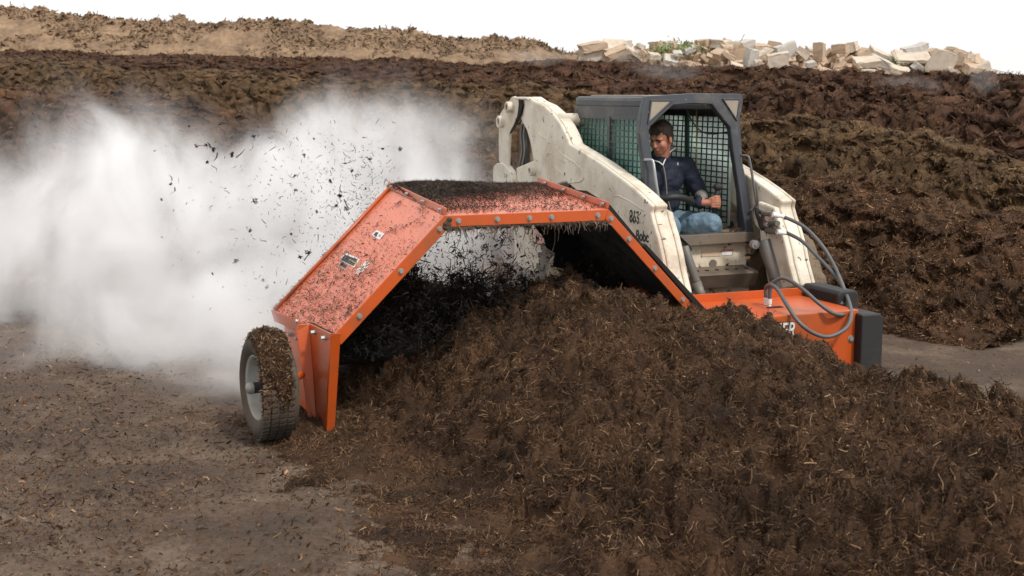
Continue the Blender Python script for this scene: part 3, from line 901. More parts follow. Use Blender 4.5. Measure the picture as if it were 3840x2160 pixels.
def make_arm(a0, a1, name='lift_arm'):
    s_ = 1 if a1 > a0 else -1
    m = MB(); m.prism([(a0, c_, z_) for c_, z_ in arm_cz], (s_ * .035, 0, 0))
    inner_cz = list(arm_cz[:22]) + [(9.06, .42), (9.27, .92), (9.75, 1.12), (10.25, 1.33)] + list(arm_cz[25:])
    i0 = a0 + s_ * .037
    m.prism([(i0, c_, z_) for c_, z_ in inner_cz], (s_ * (abs(a1 - a0) - .037), 0, 0))
    fb = [arm_cz[k] for k in (16, 17, 18, 19, 20, 21)]
    fb = [(c_ + .002, z_ - .002) for c_, z_ in fb] + [(9.06, .44), (9.22, .86), (9.28, fb[0][1] + .03)]
    m.prism([(a1 + s_ * .002, c_, z_) for c_, z_ in fb], (s_ * .055, 0, 0))
    return m.build(name, CREAM, loader, .018)
armR = make_arm(AR, AR + AW)
armL = make_arm(ALF, ALF - AW)
# bosses and weld beads on the near arm
def boss(x, y, r, parent, a=AR, h=.05, hole=True, mat=CREAM):
    q = P(x, y, 'a', a)
    m = MB(); m.lathe(q, (-1, 0, 0), [(-.01, r), (h, r), (h + .006, r * .9), (h + .006, r * .6), (h - .02, r * .58), (h - .02, 0)], 22)
    o = m.build('pivot_boss', mat, parent)
    if hole:
        m = MB(); m.cyl(q + (-h + .019, 0, 0), q + (-h + .004, 0, 0), r * .5, n=6); m.build('pivot_pin', MUD, o)
boss(*z6(520, 790), .048, armR)
def bead(pts, parent, a=AR, r=.006):
    m = MB(); m.tube([P(x, y, 'a', a) for x, y in pts], r, 6); m.build('weld_bead', CREAM, parent, smooth=True)
bead([z6(*q) for q in [(640, 650), (645, 620), (670, 620), (810, 715)]], armR)
bead([z6(*q) for q in [(640, 660), (690, 730), (800, 835), (810, 800)]], armR)
bead([z6(*q) for q in [(720, 560), (790, 640), (900, 710), (985, 790), (990, 860), (960, 890), (840, 905)]], armR, r=.008)
bead([z6(*q) for q in [(1280, 1030), (1330, 1030), (1420, 1075), (1560, 1170)]], armR)
bead([z6(*q) for q in [(530, 415), (620, 490)]], armR)
# rear link plate at the tail with two bosses
link_px = [z6(*q) for q in [(366, 160), (358, 110), (320, 78), (300, 84), (240, 170), (190, 240), (178, 330), (174, 500), (176, 700), (215, 735), (262, 755), (268, 600), (276, 450), (310, 370), (350, 270)]]
m = MB(); m.prism([P(x, y, 'a', AR - .03) for x, y in link_px], (.035, 0, 0)); lk = m.build('rear_link', CREAM, loader, .012)
m = MB(); m.prism([P(*z6(*q), 'a', AR - .028) for q in [(368, 100), (392, 112), (402, 160), (384, 250), (335, 350), (292, 420), (280, 440), (278, 425), (322, 350), (356, 262), (368, 170)]], (.02, 0, 0)); m.build('grease_gap_shade', BLACK, lk)  # dark plate standing for the shaded, greasy gap between link and arm
boss(*z6(308, 182), .055, lk, AR - .03, .06); boss(*z6(215, 322), .062, lk, AR - .03, .045)
m = MB(); m.prism([P(x, y, 'a', AR - .03) + (ALF - AR - .04, 0, 0) for x, y in link_px], (.10, 0, 0)); m.build('rear_link', CREAM, loader, .012)
m = MB(); m.tube([P(*z6(330, 98), 'a', AR - .02), P(*z6(460, 98), 'a', AR - .02)], .014, 8); m.build('grease_line', CREAM, lk)
# lower rear plate with the worn decal
pc = [z6(*q) for q in [(125, 930), (118, 800), (130, 745), (160, 715), (200, 712), (245, 745), (285, 800), (303, 870), (307, 1000), (130, 1000)]]
m = MB(); m.prism([P(x, y, 'a', AR - .05) for x, y in pc], (.07, 0, 0)); pl = m.build('rear_plate', CREAM, loader, .01)
q = P(*z6(228, 865), 'a', AR - .052); text('F P', .075, q, (0, -1, 0), (0, 0, 1), WORN, pl)
# uprights, body
m = MB()
m.box((4.96, 9.75, .32), (5.88, 11.10, .54)); m.box((4.962, 11.102, .322), (5.878, 12.35, 1.05))
m.prism([(4.96, 10.9, 1.05), (4.96, 12.35, 1.05), (4.96, 12.3, 1.22), (4.96, 11.2, 1.28)], (.92, 0, 0))
body = m.build('body', CREAM_D, loader, .02)
for a_ in (4.965, 5.66):
    m = MB(); m.prism([(a_, 11.85, .9), (a_, 12.30, .9), (a_, 12.22, 1.75), (a_, 12.05, 1.95), (a_, 11.85, 1.95), (a_, 11.92, 1.5)], (.16, 0, 0)); m.build('upright', MATS['step_brown'], loader, .015)
# hoses seen in the tail opening
for k in range(4):
    x0 = 395 + k * 14
    m = MB(); m.tube(smooth_path([P(*z6(x0 + 10, 330), 'a', 4.93), P(*z6(x0 - 5, 450), 'a', 4.92), P(*z6(x0 + 5, 600), 'a', 4.92), P(*z6(x0 - 25, 760), 'a', 4.92), P(*z6(x0 - 40, 860), 'a', 4.93)], 20), .013, 7)
    m.build('rear_hose', RUBBER if k % 2 else STEEL, loader, smooth=True)
# cross tube behind the cab
q = P(2095, 450, 'a', 4.85)
m = MB(); m.cyl((AR + .05, q[1], q[2]), (ALF - .05, q[1], q[2]), .062, n=24); m.build('cross_tube', CREAM, loader, smooth=True)
# engine side sign seen through the hood
m = MB(); m.box((4.952, 11.0, .62), (4.957, 11.75, .98)); sg = m.build('side_decal', PINKD, body)
text('TURBO', .15, (4.949, 11.72, .80), (0, -1, 0), (0, 0, 1), WHITE, sg, xs=.9)
# arm lettering
q = P(2384, 898, 'a', AR - .002); text('Bobc', .118, q, (0, -1, 0), (0, 0, 1), WORN2, armR, .0012, xs=.92, bold=.003)
q = P(2360, 832, 'a', AR - .002); text('863', .145, q, (0, -1, 0), (0, 0, 1), WORN, armR, .0012, xs=.8, bold=.004, name='number')

# front apron below the sill
q1, q2 = P(2583, 915, 'c', 9.42), P(2850, 900, 'c', 9.42)
m = MB(); m.prism([(5.04, 9.42, .86), (5.93, 9.42, .86), (5.93, 9.30, .30), (5.04, 9.30, .30)], (0, .35, 0)); apron = m.build('front_apron', CREAM_D, loader, .012)
def apr(x, y, off=.003): return PL(x, y, 9.42 - off, .86, (.12) / .56)
z3 = lambda x, y: (2500 + .5175 * x, 650 + .5175 * y)
def aplate(pts, mat, name, off=.003, th=.002):
    m = MB(); m.prism([apr(*z3(*q), off) for q in pts], (0, -th, 0)); return m.build(name, mat, apron)
aplate([(398, 552), (482, 550), (482, 562), (398, 566)], REDD, 'warning_decal')
aplate([(398, 568), (470, 564), (474, 590), (398, 594)], WHITE, 'warning_decal')
aplate([(250, 560), (385, 556), (388, 600), (254, 604)], MATS['concrete_tan'], 'warning_decal')
q = apr(*z3(334, 655)); m = MB(); m.cyl(q, q + (0, -.006, 0), .036, n=24); m.build('cover_disc', GREYM, apron)
for (x, y) in [(580, 657), (240, 680), (435, 665)]:
    q = apr(*z3(x, y)); m = MB(); m.cyl(q, q + (0, -.003, 0), .010, n=12); m.build('hole', BLACK, apron)
# step
s0, s1 = P(*z3(215, 748), 'c', 9.13), P(*z3(662, 735), 'c', 9.13)
zs = .62
m = MB(); m.prism([(5.10, 9.40, zs + .03), (5.10, 9.16, zs), (5.10, 9.14, zs - .012), (5.10, 9.20, zs - .13), (5.10, 9.24, zs - .13), (5.10, 9.20, zs - .03), (5.10, 9.40, zs)], (.80, 0, 0))
st = m.build('step', MATS['step_brown'], loader, .004)
for k in range(8):
    m = MB(); q = V3((5.18 + k * .095, 9.255, zs + .0135)); m.lathe(q, (0, -.13, 1), [(0, .018), (.003, .018), (.003, .0)], 12); m.build('tread_hole', BLACK, st)
# tilt cylinders and pins
def ramcyl(p0, p1, r0, r1, name):
    p0, p1 = V3(p0), V3(p1); pm = p0 + (p1 - p0) * .62
    m = MB(); m.cyl(p0, pm, r0, r0, 20); o = m.build(name, GREYM, loader, .006, True)
    m = MB(); m.cyl(pm, p1, r1, r1, 16); m.build('rod', STEEL if r1 < .03 else GREYM, o, smooth=True); return o
rc = ramcyl(P(2866, 905, 'c', 9.12), P(2945, 1135, 'c', 8.85), .062, .045, 'tilt_cylinder')
q = P(2831, 917, 'c', 9.05); m = MB(); m.cyl(q + (0, .03, 0), q + (0, -.015, 0), .036, n=20); m.cyl(q + (0, -.015, 0), q + (0, -.03, 0), .016, n=8); m.build('pivot_pin', STEEL, rc)
ramcyl(P(2566, 925, 'c', 9.0), P(2640, 1140, 'c', 8.85), .036, .040, 'tilt_cylinder')
# coupler block on the far arm
cb = MB()
z5 = lambda x, y: (2780 + .1725 * x, 750 + .1725 * y)
def cpt(x, y, c_=9.0): return P(*z5(x, y), 'c', c_ + (.06 if c_ > 8.96 else -.16))
cb.prism([cpt(590, 270, 8.97), cpt(820, 400, 8.97), cpt(850, 600, 8.97), cpt(800, 740, 8.97), cpt(600, 740, 8.97), cpt(480, 560, 8.97), cpt(500, 300, 8.97)], (0, .06, 0))
cbo = cb.build('coupler_block', MATS['step_brown'], loader, .008)
for (x0, y0, x1, y1) in [(480, 290, 690, 310), (560, 660, 790, 700), (640, 500, 790, 510)]:
    m = MB(); m.cyl(cpt(x0, y0, 8.97), cpt(x1, y1, 8.93), .022, n=14); m.build('coupler', GREYM, cbo)
for (x0, y0, x1, y1) in [(670, 312, 935, 365), (775, 692, 985, 728)]:
    m = MB(); p0, p1 = cpt(x0, y0, 8.93), cpt(x1, y1, 8.93)
    m.tube([p0, p0 + (p1-p0)*.5, p0 + (p1-p0)*.55, p1], [.022, .022, .015, .015], 14); m.build('hose_fitting', WHITE, cbo)
for (x, y) in [(535, 400), (548, 540)]:
    m = MB(); q = cpt(x, y, 8.965); m.lathe(q, (0, -1, 0), [(0, .016), (.012, .016), (.012, .009), (.004, .009), (.004, 0)], 14); m.build('port', STEEL, cbo)
for pts in ([(330, 150), (340, 300), (400, 470), (420, 560), (470, 640)], [(380, 250), (440, 270), (500, 290)]):
    m = MB(); m.tube(smooth_path([cpt(x, y, 9.0) for x, y in pts], 14), .018, 8); m.build('feed_hose', RUBBER, cbo, smooth=True)

# wheels
def big_wheel(a0, a1, c_, parent, muddy):
    w = (a1 - a0) / 2; ctr = V3(((a0 + a1) / 2, c_, .42)); R0 = .40
    m = MB(); pr = [(-w*.8, .22), (-w, .28), (-w*1.02, .34), (-w*.85, .385), (-w*.5, R0), (w*.5, R0), (w*.85, .385), (w*1.02, .34), (w, .28), (w*.8, .22), (w*.5, .20), (-w*.5, .20), (-w*.8, .22)]
    m.lathe(ctr, (1, 0, 0), pr, 40)
    for k in range(22):
        an = 2 * math.pi * k / 22
        for s_ in (-1, 1):
            dv = V3((0, math.cos(an), math.sin(an))); tv = V3((0, -math.sin(an), math.cos(an)))
            p0 = ctr + dv * (R0 - .015) + V3((s_ * w * .08, 0, 0)) + tv * .03 * s_; p1 = ctr + dv * (.375) + V3((s_ * w * .95, 0, 0)) - tv * .03
            tw = tv * .022
            m.prism([p0 - tw, p0 + tw, p1 + tw, p1 - tw], dv * .035)
    o = m.build('wheel', MUD if muddy else TYRE, parent)
    m = MB(); m.lathe(ctr, (-1 if a0 < 5.4 else 1, 0, 0), [(w*.8, .225), (w*.75, .20), (w*.2, .19), (w*.15, .06), (w*.35, .05), (w*.35, 0)], 30); m.build('rim', CREAM_D, o, smooth=True)
    return o
for c_ in (9.42, 10.55):
    big_wheel(4.62, 4.90, c_, loader, False)
    big_wheel(6.16, 6.44, c_, loader, True)
# thick cake of dried mud on the visible front tyre
nth, nw = 80, 30
GG = np.zeros((nth, nw, 3)); ctr = V3((6.31, 9.42, .42))
for i in range(nth):
    th = -.9 + 3.0 * i / (nth - 1)
    for j in range(nw):
        s_ = j / (nw - 1) * 2 - 1
        dv = V3((0, -math.sin(th), math.cos(th)))
        rr = .42 + (.07 * (1 - abs(s_) ** 4)) * (math.sin(math.pi * i / (nth - 1)) ** .3) + .06 * float(vnoise(np.array([i * .10, s_ * 2., 1.])))
        GG[i, j] = ctr + V3((s_ * .19, 0, 0)) + dv * rr * (1 - .12 * abs(s_) ** 3)
GG += .05 * fbm(GG * 6, 4, 4)[..., None] * np.array([.6, 1, 1])
o = local_surface('mud_crust', GG, DIRT, 900, (.015, .05), (.003, .008), loader, loader, seed=14, straw=.12, lift=.5)
o.data.materials[0] = MUD

# ------------------------------------------------------------------ cab
z1 = lambda x, y: (1800 + .6211 * x, 300 + .6211 * y)
def cf(x, y, off=0): return PL(*z1(x, y), 9.585 - off, 2.05, .19)
outer = [(1000, 98), (1300, 80), (1588, 84), (1592, 130), (1575, 215), (1562, 300), (1575, 430), (1612, 620), (1662, 965), (1400, 985), (1230, 1000), (1100, 960), (1030, 850), (1005, 740), (985, 480), (962, 320), (975, 200)]
inner = [(1172, 148), (1290, 140), (1400, 146), (1440, 200), (1475, 245), (1512, 290), (1530, 430), (1562, 640), (1605, 915), (1400, 925), (1195, 936), (1150, 900), (1110, 840), (1088, 760), (1042, 480), (1016, 292), (1095, 216)]
m = MB(); m.ring([cf(*q) for q in outer], [cf(*q) for q in inner], (0, .075, 0))
cab = m.build('cab_frame', CAB, loader, .014)
RZ0, RZ1 = 1.965, 2.075
m = MB()
m.prism([(5.03, 9.60, RZ0), (5.955, 9.60, RZ0), (5.975, 11.0, RZ0), (5.03, 11.0, RZ0)], (0, 0, .108)); m.build('roof', CAB, cab, .035)
m = MB(); m.box((5.15, 9.75, RZ1 - .004), (5.85, 10.9, RZ1 + .010)); m.build('roof_cover', LENS, cab, .02)
# rear and side posts
def beam(p0, p1, wx, wy, name='cab_post', mat=None):
    p0, p1 = V3(p0), V3(p1)
    m = MB(); m.prism([p0 + (-wx, -wy, 0), p0 + (wx, -wy, 0), p0 + (wx, wy, 0), p0 + (-wx, wy, 0)], p1 - p0); return m.build(name, mat or CAB, cab, .006)
beam((5.065, 10.98, 1.98), (5.065, 11.28, .95), .028, .03); beam((5.94, 10.98, 1.98), (5.94, 11.28, .95), .028, .03)
beam((5.055, 9.66, 1.98), (5.055, 9.50, .95), .022, .035); beam((5.945, 9.66, 1.98), (5.945, 9.50, .95), .022, .035)
beam((5.07, 9.62, 1.93), (5.07, 11.0, 1.93), .02, .0, 'cab_rail')
m = MB(); m.box((5.03, 9.62, 1.875), (5.065, 10.99, 1.985)); m.build('cab_rail', CAB, cab, .004)
m = MB(); m.box((5.93, 9.62, 1.90), (5.97, 10.99, 1.985)); m.build('cab_rail', CAB, cab, .004)
m = MB(); m.box((5.05, 11.0, 1.90), (5.95, 11.04, 1.985)); m.box((5.05, 11.18, .95), (5.95, 11.24, 1.15)); m.build('cab_rail', CAB, cab, .004)
# grids: flat bars with rectangular openings
def grid(a, c0, c1, z0, z1_, nc, nz, name='side_guard', bw=.0055):
    m = MB()
    for k in range(nc + 1):
        c_ = c0 + (c1 - c0) * k / nc
        m.prism([(a - .004, c_ - bw - .0, z1_), (a - .004, c_ + bw, z1_), (a - .004, c_ + bw + .12 * (c1 > 10.5) * (k / nc), z0), (a - .004, c_ - bw + .12 * (c1 > 10.5) * (k / nc), z0)], (.008, 0, 0))
    for k in range(nz + 1):
        z_ = z0 + (z1_ - z0) * k / nz
        m.box((a - .0045, c0 - .01, z_ - bw), (a + .0045, c1 + .10 * (1 - k / nz), z_ + bw))
    return m.build(name, CAB, cab)
grid(5.035, 9.64, 10.22, .98, 1.88, 7, 18)
grid(5.035, 10.30, 11.02, .98, 1.88, 9, 18)
m = MB(); m.box((5.022, 10.235, .98), (5.050, 10.285, 1.90)); m.build('guard_frame', CAB, cab, .005)
grid(5.900, 9.68, 11.02, .98, 1.90, 15, 19)
def pane(name, lo, hi, mat):
    m = MB(); m.box(lo, hi); return m.build(name, mat, cab)
pane('side_window', (5.070, 9.70, .98), (5.074, 10.40, 1.90), GLASS_R)
pane('side_window', (5.080, 10.30, .98), (5.084, 11.06, 1.90), GLASS_R)
pane('side_window', (5.930, 9.68, .95), (5.934, 10.45, 1.90), GLASS_L)
pane('side_window', (5.916, 10.38, .95), (5.920, 11.06, 1.90), GLASS_L)
pane('rear_window', (5.10, 11.06, 1.15), (5.90, 11.064, 1.90), GLASS_L)
beam((5.90, 10.42, 1.90), (5.90, 10.36, .95), .012, .028, 'window_frame', GREENP)
beam((5.09, 10.38, 1.90), (5.09, 10.36, .95), .010, .022, 'window_frame', GREENP)
m = MB(); m.cyl(P(2612, 392, 'c', 10.2), P(2612, 700, 'c', 10.15), .0055, n=8); m.build('yellow_rod', YEL, cab)
# lamp triangles with raised rims
for tri in ([(1036, 128), (1150, 128), (1020, 250)], [(1472, 120), (1562, 120), (1545, 232)]):
    ct = np.mean(tri, axis=0)
    m = MB(); m.prism([cf(*q, .002) for q in tri], (0, -.006, 0)); ln = m.build('work_lamp', LENS, cab, .004)
    big = [ct + (np.array(q) - ct) * 1.22 for q in tri]
    m = MB(); m.ring([cf(*q, .001) for q in big], [cf(*q, .001) for q in tri], (0, -.014, 0)); m.build('lamp_rim', CAB, ln, .003)
# sill
m = MB(); sp = [cf(1195, 938, .01), cf(1640, 916, .01), cf(1655, 972, .01), cf(1262, 1000, .01)]
m.prism(sp, (0, -.02, 0)); m.build('sill', CABD, cab, .004)
# grab handles
def tubeP(pts, c_, r, name, mat, parent, n=24, k=9):
    cs = c_ if hasattr(c_, '__len__') else [c_] * len(pts)
    m = MB(); m.tube(smooth_path([P(*z1(*q), 'c', cc) for q, cc in zip(pts, cs)], n), r, k); return m.build(name, mat, parent, smooth=True)
HAND = worn_paint('handle_bare_steel', (.33, .34, .35), (.10, .09, .09), .5, None, 0, .35, metal=.4)
tubeP([(992, 482), (1025, 482), (1045, 492), (1056, 560), (1070, 660), (1088, 772)], [9.50, 9.44, 9.42, 9.38, 9.36, 9.36], .012, 'grab_handle', HAND, cab)
tubeP([(1577, 456), (1612, 458), (1626, 478), (1644, 580), (1667, 730), (1660, 760), (1630, 792)], [9.50, 9.46, 9.44, 9.40, 9.36, 9.36, 9.38], .011, 'grab_handle', MATS['hose_rubber'], cab)
tubeP([(1235, 148), (1255, 200), (1290, 262), (1340, 312), (1400, 326), (1450, 320), (1502, 314)], 9.72, .006, 'cable', RUBBER, cab)
# seat, floor, lap bar, levers, console
m = MB(); m.box((5.20, 10.0, .72), (5.75, 10.55, .86)); m.box((5.20, 10.48, .86), (5.75, 10.62, 1.45)); m.build('seat', SEAT, loader, .04)
m = MB(); m.box((5.10, 9.75, .55), (5.88, 11.0, .60)); m.build('cab_floor', SEAT, cab)
m = MB(); m.box((5.09, 11.00, .60), (5.91, 11.05, 1.15)); m.build('rear_bulkhead', SEAT, cab)
tubeP([(1040, 690), (1100, 715), (1170, 706), (1240, 716), (1290, 745), (1330, 760)], [9.75, 9.66, 9.62, 9.64, 9.72, 9.9], .030, 'lap_bar', RUBBER, loader, 24, 12)
JB = P(*z1(1436, 645), 'c', 9.60)
m = MB(); m.ell(JB, (.042, .04, .034), n=14, m=10); m.tube([JB + (0, 0, -.02), JB + (-.008, .01, -.09), JB + (-.01, .03, -.22), JB + (-.01, .05, -.45)], [.025, .018, .022, .015], 10); m.build('control_lever', SEAT, loader, smooth=True)
m = MB(); m.box(P(*z1(1462, 905), 'c', 9.75) , P(*z1(1462, 905), 'c', 9.75) + (.17, .2, .16)); cs_ = m.build('console', LENS, loader, .03)
q = P(*z1(1512, 872), 'c', 9.745); m = MB(); m.lathe(q, (0, -1, 0), [(0, .03), (.01, .03), (.01, 0)], 18); m.build('vent', SEAT, cs_)

# ------------------------------------------------------------------ driver
def skin_mat(name, col, rough=.55, nz=.12, sc=9, bmp=.2):
    m, nt, b = new_mat(name)
    n = noise_node(nt, sc, 5, .65)
    c = mixc(nt, n.outputs[0], tuple(v * (1 - nz) for v in col), tuple(min(1, v * (1 + nz)) for v in col))
    nt.links.new(c, b.inputs['Base Color']); b.inputs['Roughness'].default_value = rough
    bump(nt, b, n.outputs[0], bmp, .01)
    return m
SKIN = skin_mat('skin', (.44, .18, .115), .6, .12)
NAVY = skin_mat('navy_fleece', (.013, .018, .036), .85, .25, 6, .6)
GREYF = skin_mat('grey_fleece', (.20, .185, .16), .9, .15, 20, .4)
JEAN = skin_mat('denim', (.13, .20, .26), .9, .6, 5, .8)
HAIR = skin_mat('brown_hair', (.045, .026, .016), .6, .4, 40, .8)
LIP = skin_mat('lips', (.24, .085, .065), .5, .1)
DARKE = skin_mat('eye_dark', (.05, .025, .02), .4, .1)  # plain dark brown over the whole eye
EYEW = skin_mat('eye_white', (.45, .40, .37), .3, .05)

person = empty('person', (5.45, 10.2, .86), 'man in a navy zip jacket and jeans seated in the cab holding a black lever', 'person')
def organic(name, parts, voxel, mat, parent, smooth=4):
    m = MB()
    for p_ in parts:
        if p_[0] == 'e': m.ell(p_[1], p_[2], p_[3] if len(p_) > 3 else None, 14, 10)
        else:
            _, a_, b_, r0, r1 = p_
            a_, b_ = V3(a_), V3(b_)
            m.tube([a_, a_ + (b_ - a_) * .5, b_], [r0, (r0 + r1) / 2, r1], 12)
            m.ell(a_, (r0,) * 3, None, 12, 8); m.ell(b_, (r1,) * 3, None, 12, 8)
    o = m.build(name, mat, parent, smooth=True)
    r = o.modifiers.new('r', 'REMESH'); r.mode = 'VOXEL'; r.voxel_size = voxel; r.use_smooth_shade = True
    s_ = o.modifiers.new('s', 'SMOOTH'); s_.factor = .5; s_.iterations = smooth
    return o
# head frame
hc = V3((5.345, 9.88, 1.715))
fwd = V3((-.84, -.50, -.30)); fwd /= np.linalg.norm(fwd)
rgt = np.cross(fwd, (0, 0, 1.)); rgt /= np.linalg.norm(rgt)
upv = np.cross(rgt, fwd)
tilt = .06
rgt, upv = rgt * math.cos(tilt) + upv * math.sin(tilt), upv * math.cos(tilt) - rgt * math.sin(tilt)
HR = np.stack([rgt, fwd, upv], 1)      # local x right, y forward, z up
def h(x, y, z): return hc + HR @ V3((x, y, z))
S = 1.12
def hS(x, y, z): return h(x * S, y * S, z * S)
def eS(x, y, z, r): return ('e', hS(x, y, z), tuple(v * S for v in r), HR)
sh_l, sh_r = V3((5.665, 10.00, 1.455)), V3((5.16, 10.04, 1.455))
elb_l = P(*z1(1255, 760), 'c', 9.98); elb_l = V3((5.79, 9.93, 1.20))
wr_l = P(*z1(1345, 742), 'c', 9.66)
hand_l = P(*z1(1400, 738), 'c', 9.62)
elb_r = V3((5.10, 9.98, 1.19)); wr_r = V3((5.17, 9.72, 1.14)); hand_r = V3((5.19, 9.64, 1.13))
parts = [eS(0, -.012, .03, (.078, .096, .098)), eS(0, .028, -.035, (.064, .070, .080)), eS(0, .048, -.085, (.040, .040, .034)),
         eS(0, .030, -.065, (.056, .056, .045)),
         eS(0, .094, -.018, (.013, .022, .026)), eS(0, .102, -.034, (.018, .018, .014)),
         eS(.032, .078, .020, (.030, .018, .011)), eS(-.032, .078, .020, (.030, .018, .011)),
         eS(.040, .058, -.032, (.026, .026, .030)), eS(-.040, .058, -.032, (.026, .026, .030)),
         eS(0, .086, -.066, (.026, .012, .014)),
         eS(.080, -.008, -.012, (.010, .020, .032)), eS(-.080, -.008, -.012, (.010, .020, .032)),
         ('c', hS(0, -.02, -.05), V3((5.40, 10.0, 1.46)), .070, .078),
         ('c', (5.415, 10.09, 1.42), (5.43, 10.16, .98), .10, .10), ('c', sh_l, sh_r, .05, .05),
         ('c', sh_l, elb_l, .045, .036), ('c', elb_l, wr_l, .036, .028), ('c', sh_r, elb_r, .045, .036), ('c', elb_r, wr_r, .036, .026)]
# gripping left hand: palm beside the lever, four fingers wrapped round it, thumb over the top
pd = hand_l - wr_l; pd /= np.linalg.norm(pd)
palm = wr_l + pd * .055
parts += [('c', wr_l, palm, .029, .030), ('e', palm + pd * .02, (.034, .030, .042))]
gc = V3((JB[0] - .008, JB[1] + .008, hand_l[2]))
for k in range(4):
    z_ = gc[2] + .030 - k * .022; L_ = (.95, 1.05, 1.0, .85)[k]
    b0_ = V3((gc[0] - .045, gc[1] - .012, z_))
    b1_ = V3((gc[0] - .010, gc[1] - .036 * L_, z_ - .002)); b2_ = V3((gc[0] + .026 * L_, gc[1] - .022, z_ - .004)); b3_ = V3((gc[0] + .020, gc[1] + .004, z_ - .005))
    parts += [('c', b0_, b1_, .0125, .0115), ('c', b1_, b2_, .0115, .0105), ('c', b2_, b3_, .0105, .009)]
tb = palm + V3((.0, -.012, .03))
parts += [('c', tb, V3((gc[0] - .022, gc[1] - .030, gc[2] + .052)), .015, .012), ('c', V3((gc[0] - .022, gc[1] - .030, gc[2] + .052)), V3((gc[0] + .012, gc[1] - .030, gc[2] + .050)), .012, .010)]
# right hand on the other lever, half hidden by the post
parts += [('e', hand_r, (.032, .036, .038))]
for k in range(4):
    b0_ = hand_r + V3((.0, -.03, .026 - k * .019))
    parts += [('c', b0_, b0_ + V3((-.024, -.026, -.002)), .011, .010), ('c', b0_ + V3((-.024, -.026, -.002)), b0_ + V3((-.042, -.004, -.004)), .010, .009)]
parts += [('c', hand_r + V3((.02, -.02, .02)), hand_r + V3((-.012, -.045, .042)), .012, .010)]
bodyP = organic('body', parts, .0065, SKIN, person, 3)
# face details
m = MB(); m.tube([hS(-.027, .088, -.069), hS(-.012, .098, -.061), hS(.012, .098, -.061), hS(.027, .088, -.069)], .0042, 8); m.build('mouth', LIP, person, smooth=True)
m = MB()
for s_ in (-1, 1):
    m.ell(hS(s_ * .033, .083, .001), (.0135 * S, .010, .0052 * S), HR, 10, 6)
m.build('eye', DARKE, person, smooth=True)
m = MB()
for s_ in (-1, 1):
    m.tube([hS(s_ * .014, .098, .016), hS(s_ * .034, .093, .021), hS(s_ * .054, .078, .016)], [.004, .006, .003], 8)
m.build('eyebrow', HAIR, person, smooth=True)
# hair: cap plus strand tufts
hp = [eS(0, -.022, .050, (.084, .098, .088)), eS(0, -.050, .0, (.080, .068, .080)), eS(.064, -.012, .040, (.022, .045, .045)), eS(-.064, -.012, .040, (.022, .045, .045)), eS(0, .048, .102, (.062, .040, .024))]
for k in range(7):
    x = -.048 + .016 * k
    hp.append(('c', hS(x, .058, .100), hS(x + .006, .086, .062 - .010 * (k % 3)), .013, .005))
for s_ in (-1, 1):
    hp.append(('c', hS(s_ * .076, .022, .05), hS(s_ * .080, .018, -.002), .012, .006))
organic('hair', hp, .007, HAIR, person, 2)
# jacket
jp = [('e', (5.42, 10.04, 1.36), (.235, .155, .18)), ('e', (5.43, 10.07, 1.17), (.215, .165, .20)), ('e', (5.44, 10.12, 1.02), (.19, .15, .10)),
      ('c', sh_l, sh_r, .09, .09), ('e', sh_l + (-.01, 0, -.01), (.095, .095, .09)), ('e', sh_r + (.01, 0, -.01), (.095, .095, .09)),
      ('c', sh_l, elb_l, .088, .070), ('c', sh_r, elb_r, .078, .062), ('c', elb_l, wr_l - pd * .03, .062, .042), ('c', elb_r, wr_r, .060, .042),
      ('c', (5.40, 10.0, 1.47), (5.385, 9.965, 1.56), .115, .088)]
jk = organic('jacket', jp, .010, NAVY, person, 4)
td = jk.modifiers.new('folds', 'DISPLACE'); tx = bpy.data.textures.new('fold', 'CLOUDS'); tx.noise_scale = .08; td.texture = tx; td.strength = .034; td.mid_level = .5
# zip, collar, cuff panel, chest mark
zl = [P(*z1(1158, 818), 'c', 9.86), P(*z1(1140, 745), 'c', 9.865), P(*z1(1128, 690), 'c', 9.87), P(*z1(1125, 640), 'c', 9.87), P(*z1(1115, 560), 'c', 9.868), P(*z1(1104, 515), 'c', 9.87)]
m = MB(); m.tube(smooth_path(zl, 20), .0065, 6); m.build('zip', MATS['grey_fleece'], jk, smooth=True)
for pts in ([(1104, 515), (1118, 480), (1142, 440), (1182, 408)], [(1104, 515), (1085, 498), (1058, 488), (1040, 484)]):
    m = MB(); m.tube(smooth_path([P(*z1(*q), 'c', 9.865 + .02 * i) for i, q in enumerate(pts)], 12), .0055, 6); m.build('collar_piping', WHITE, jk, smooth=True)
organic('collar', [('c', P(*z1(1150, 415), 'c', 10.02), P(*z1(1186, 418), 'c', 10.04), .026, .016), ('c', P(*z1(1140, 400), 'c', 10.03), P(*z1(1165, 430), 'c', 10.0), .022, .012)], .007, GREYF, jk, 2)
organic('cuff_panel', [('c', elb_l + (wr_l - elb_l) * .15 + V3((-.012, -.014, .004)), elb_l + (wr_l - elb_l) * .62 + V3((-.006, -.008, .008)), .062, .047)], .008, GREYF, jk, 2)
q = P(*z1(1190, 514), 'c', 9.875); text('R', .034, q, (.95, .3, 0), (0, 0, 1), WHITE, jk, .001, 'chest_mark')
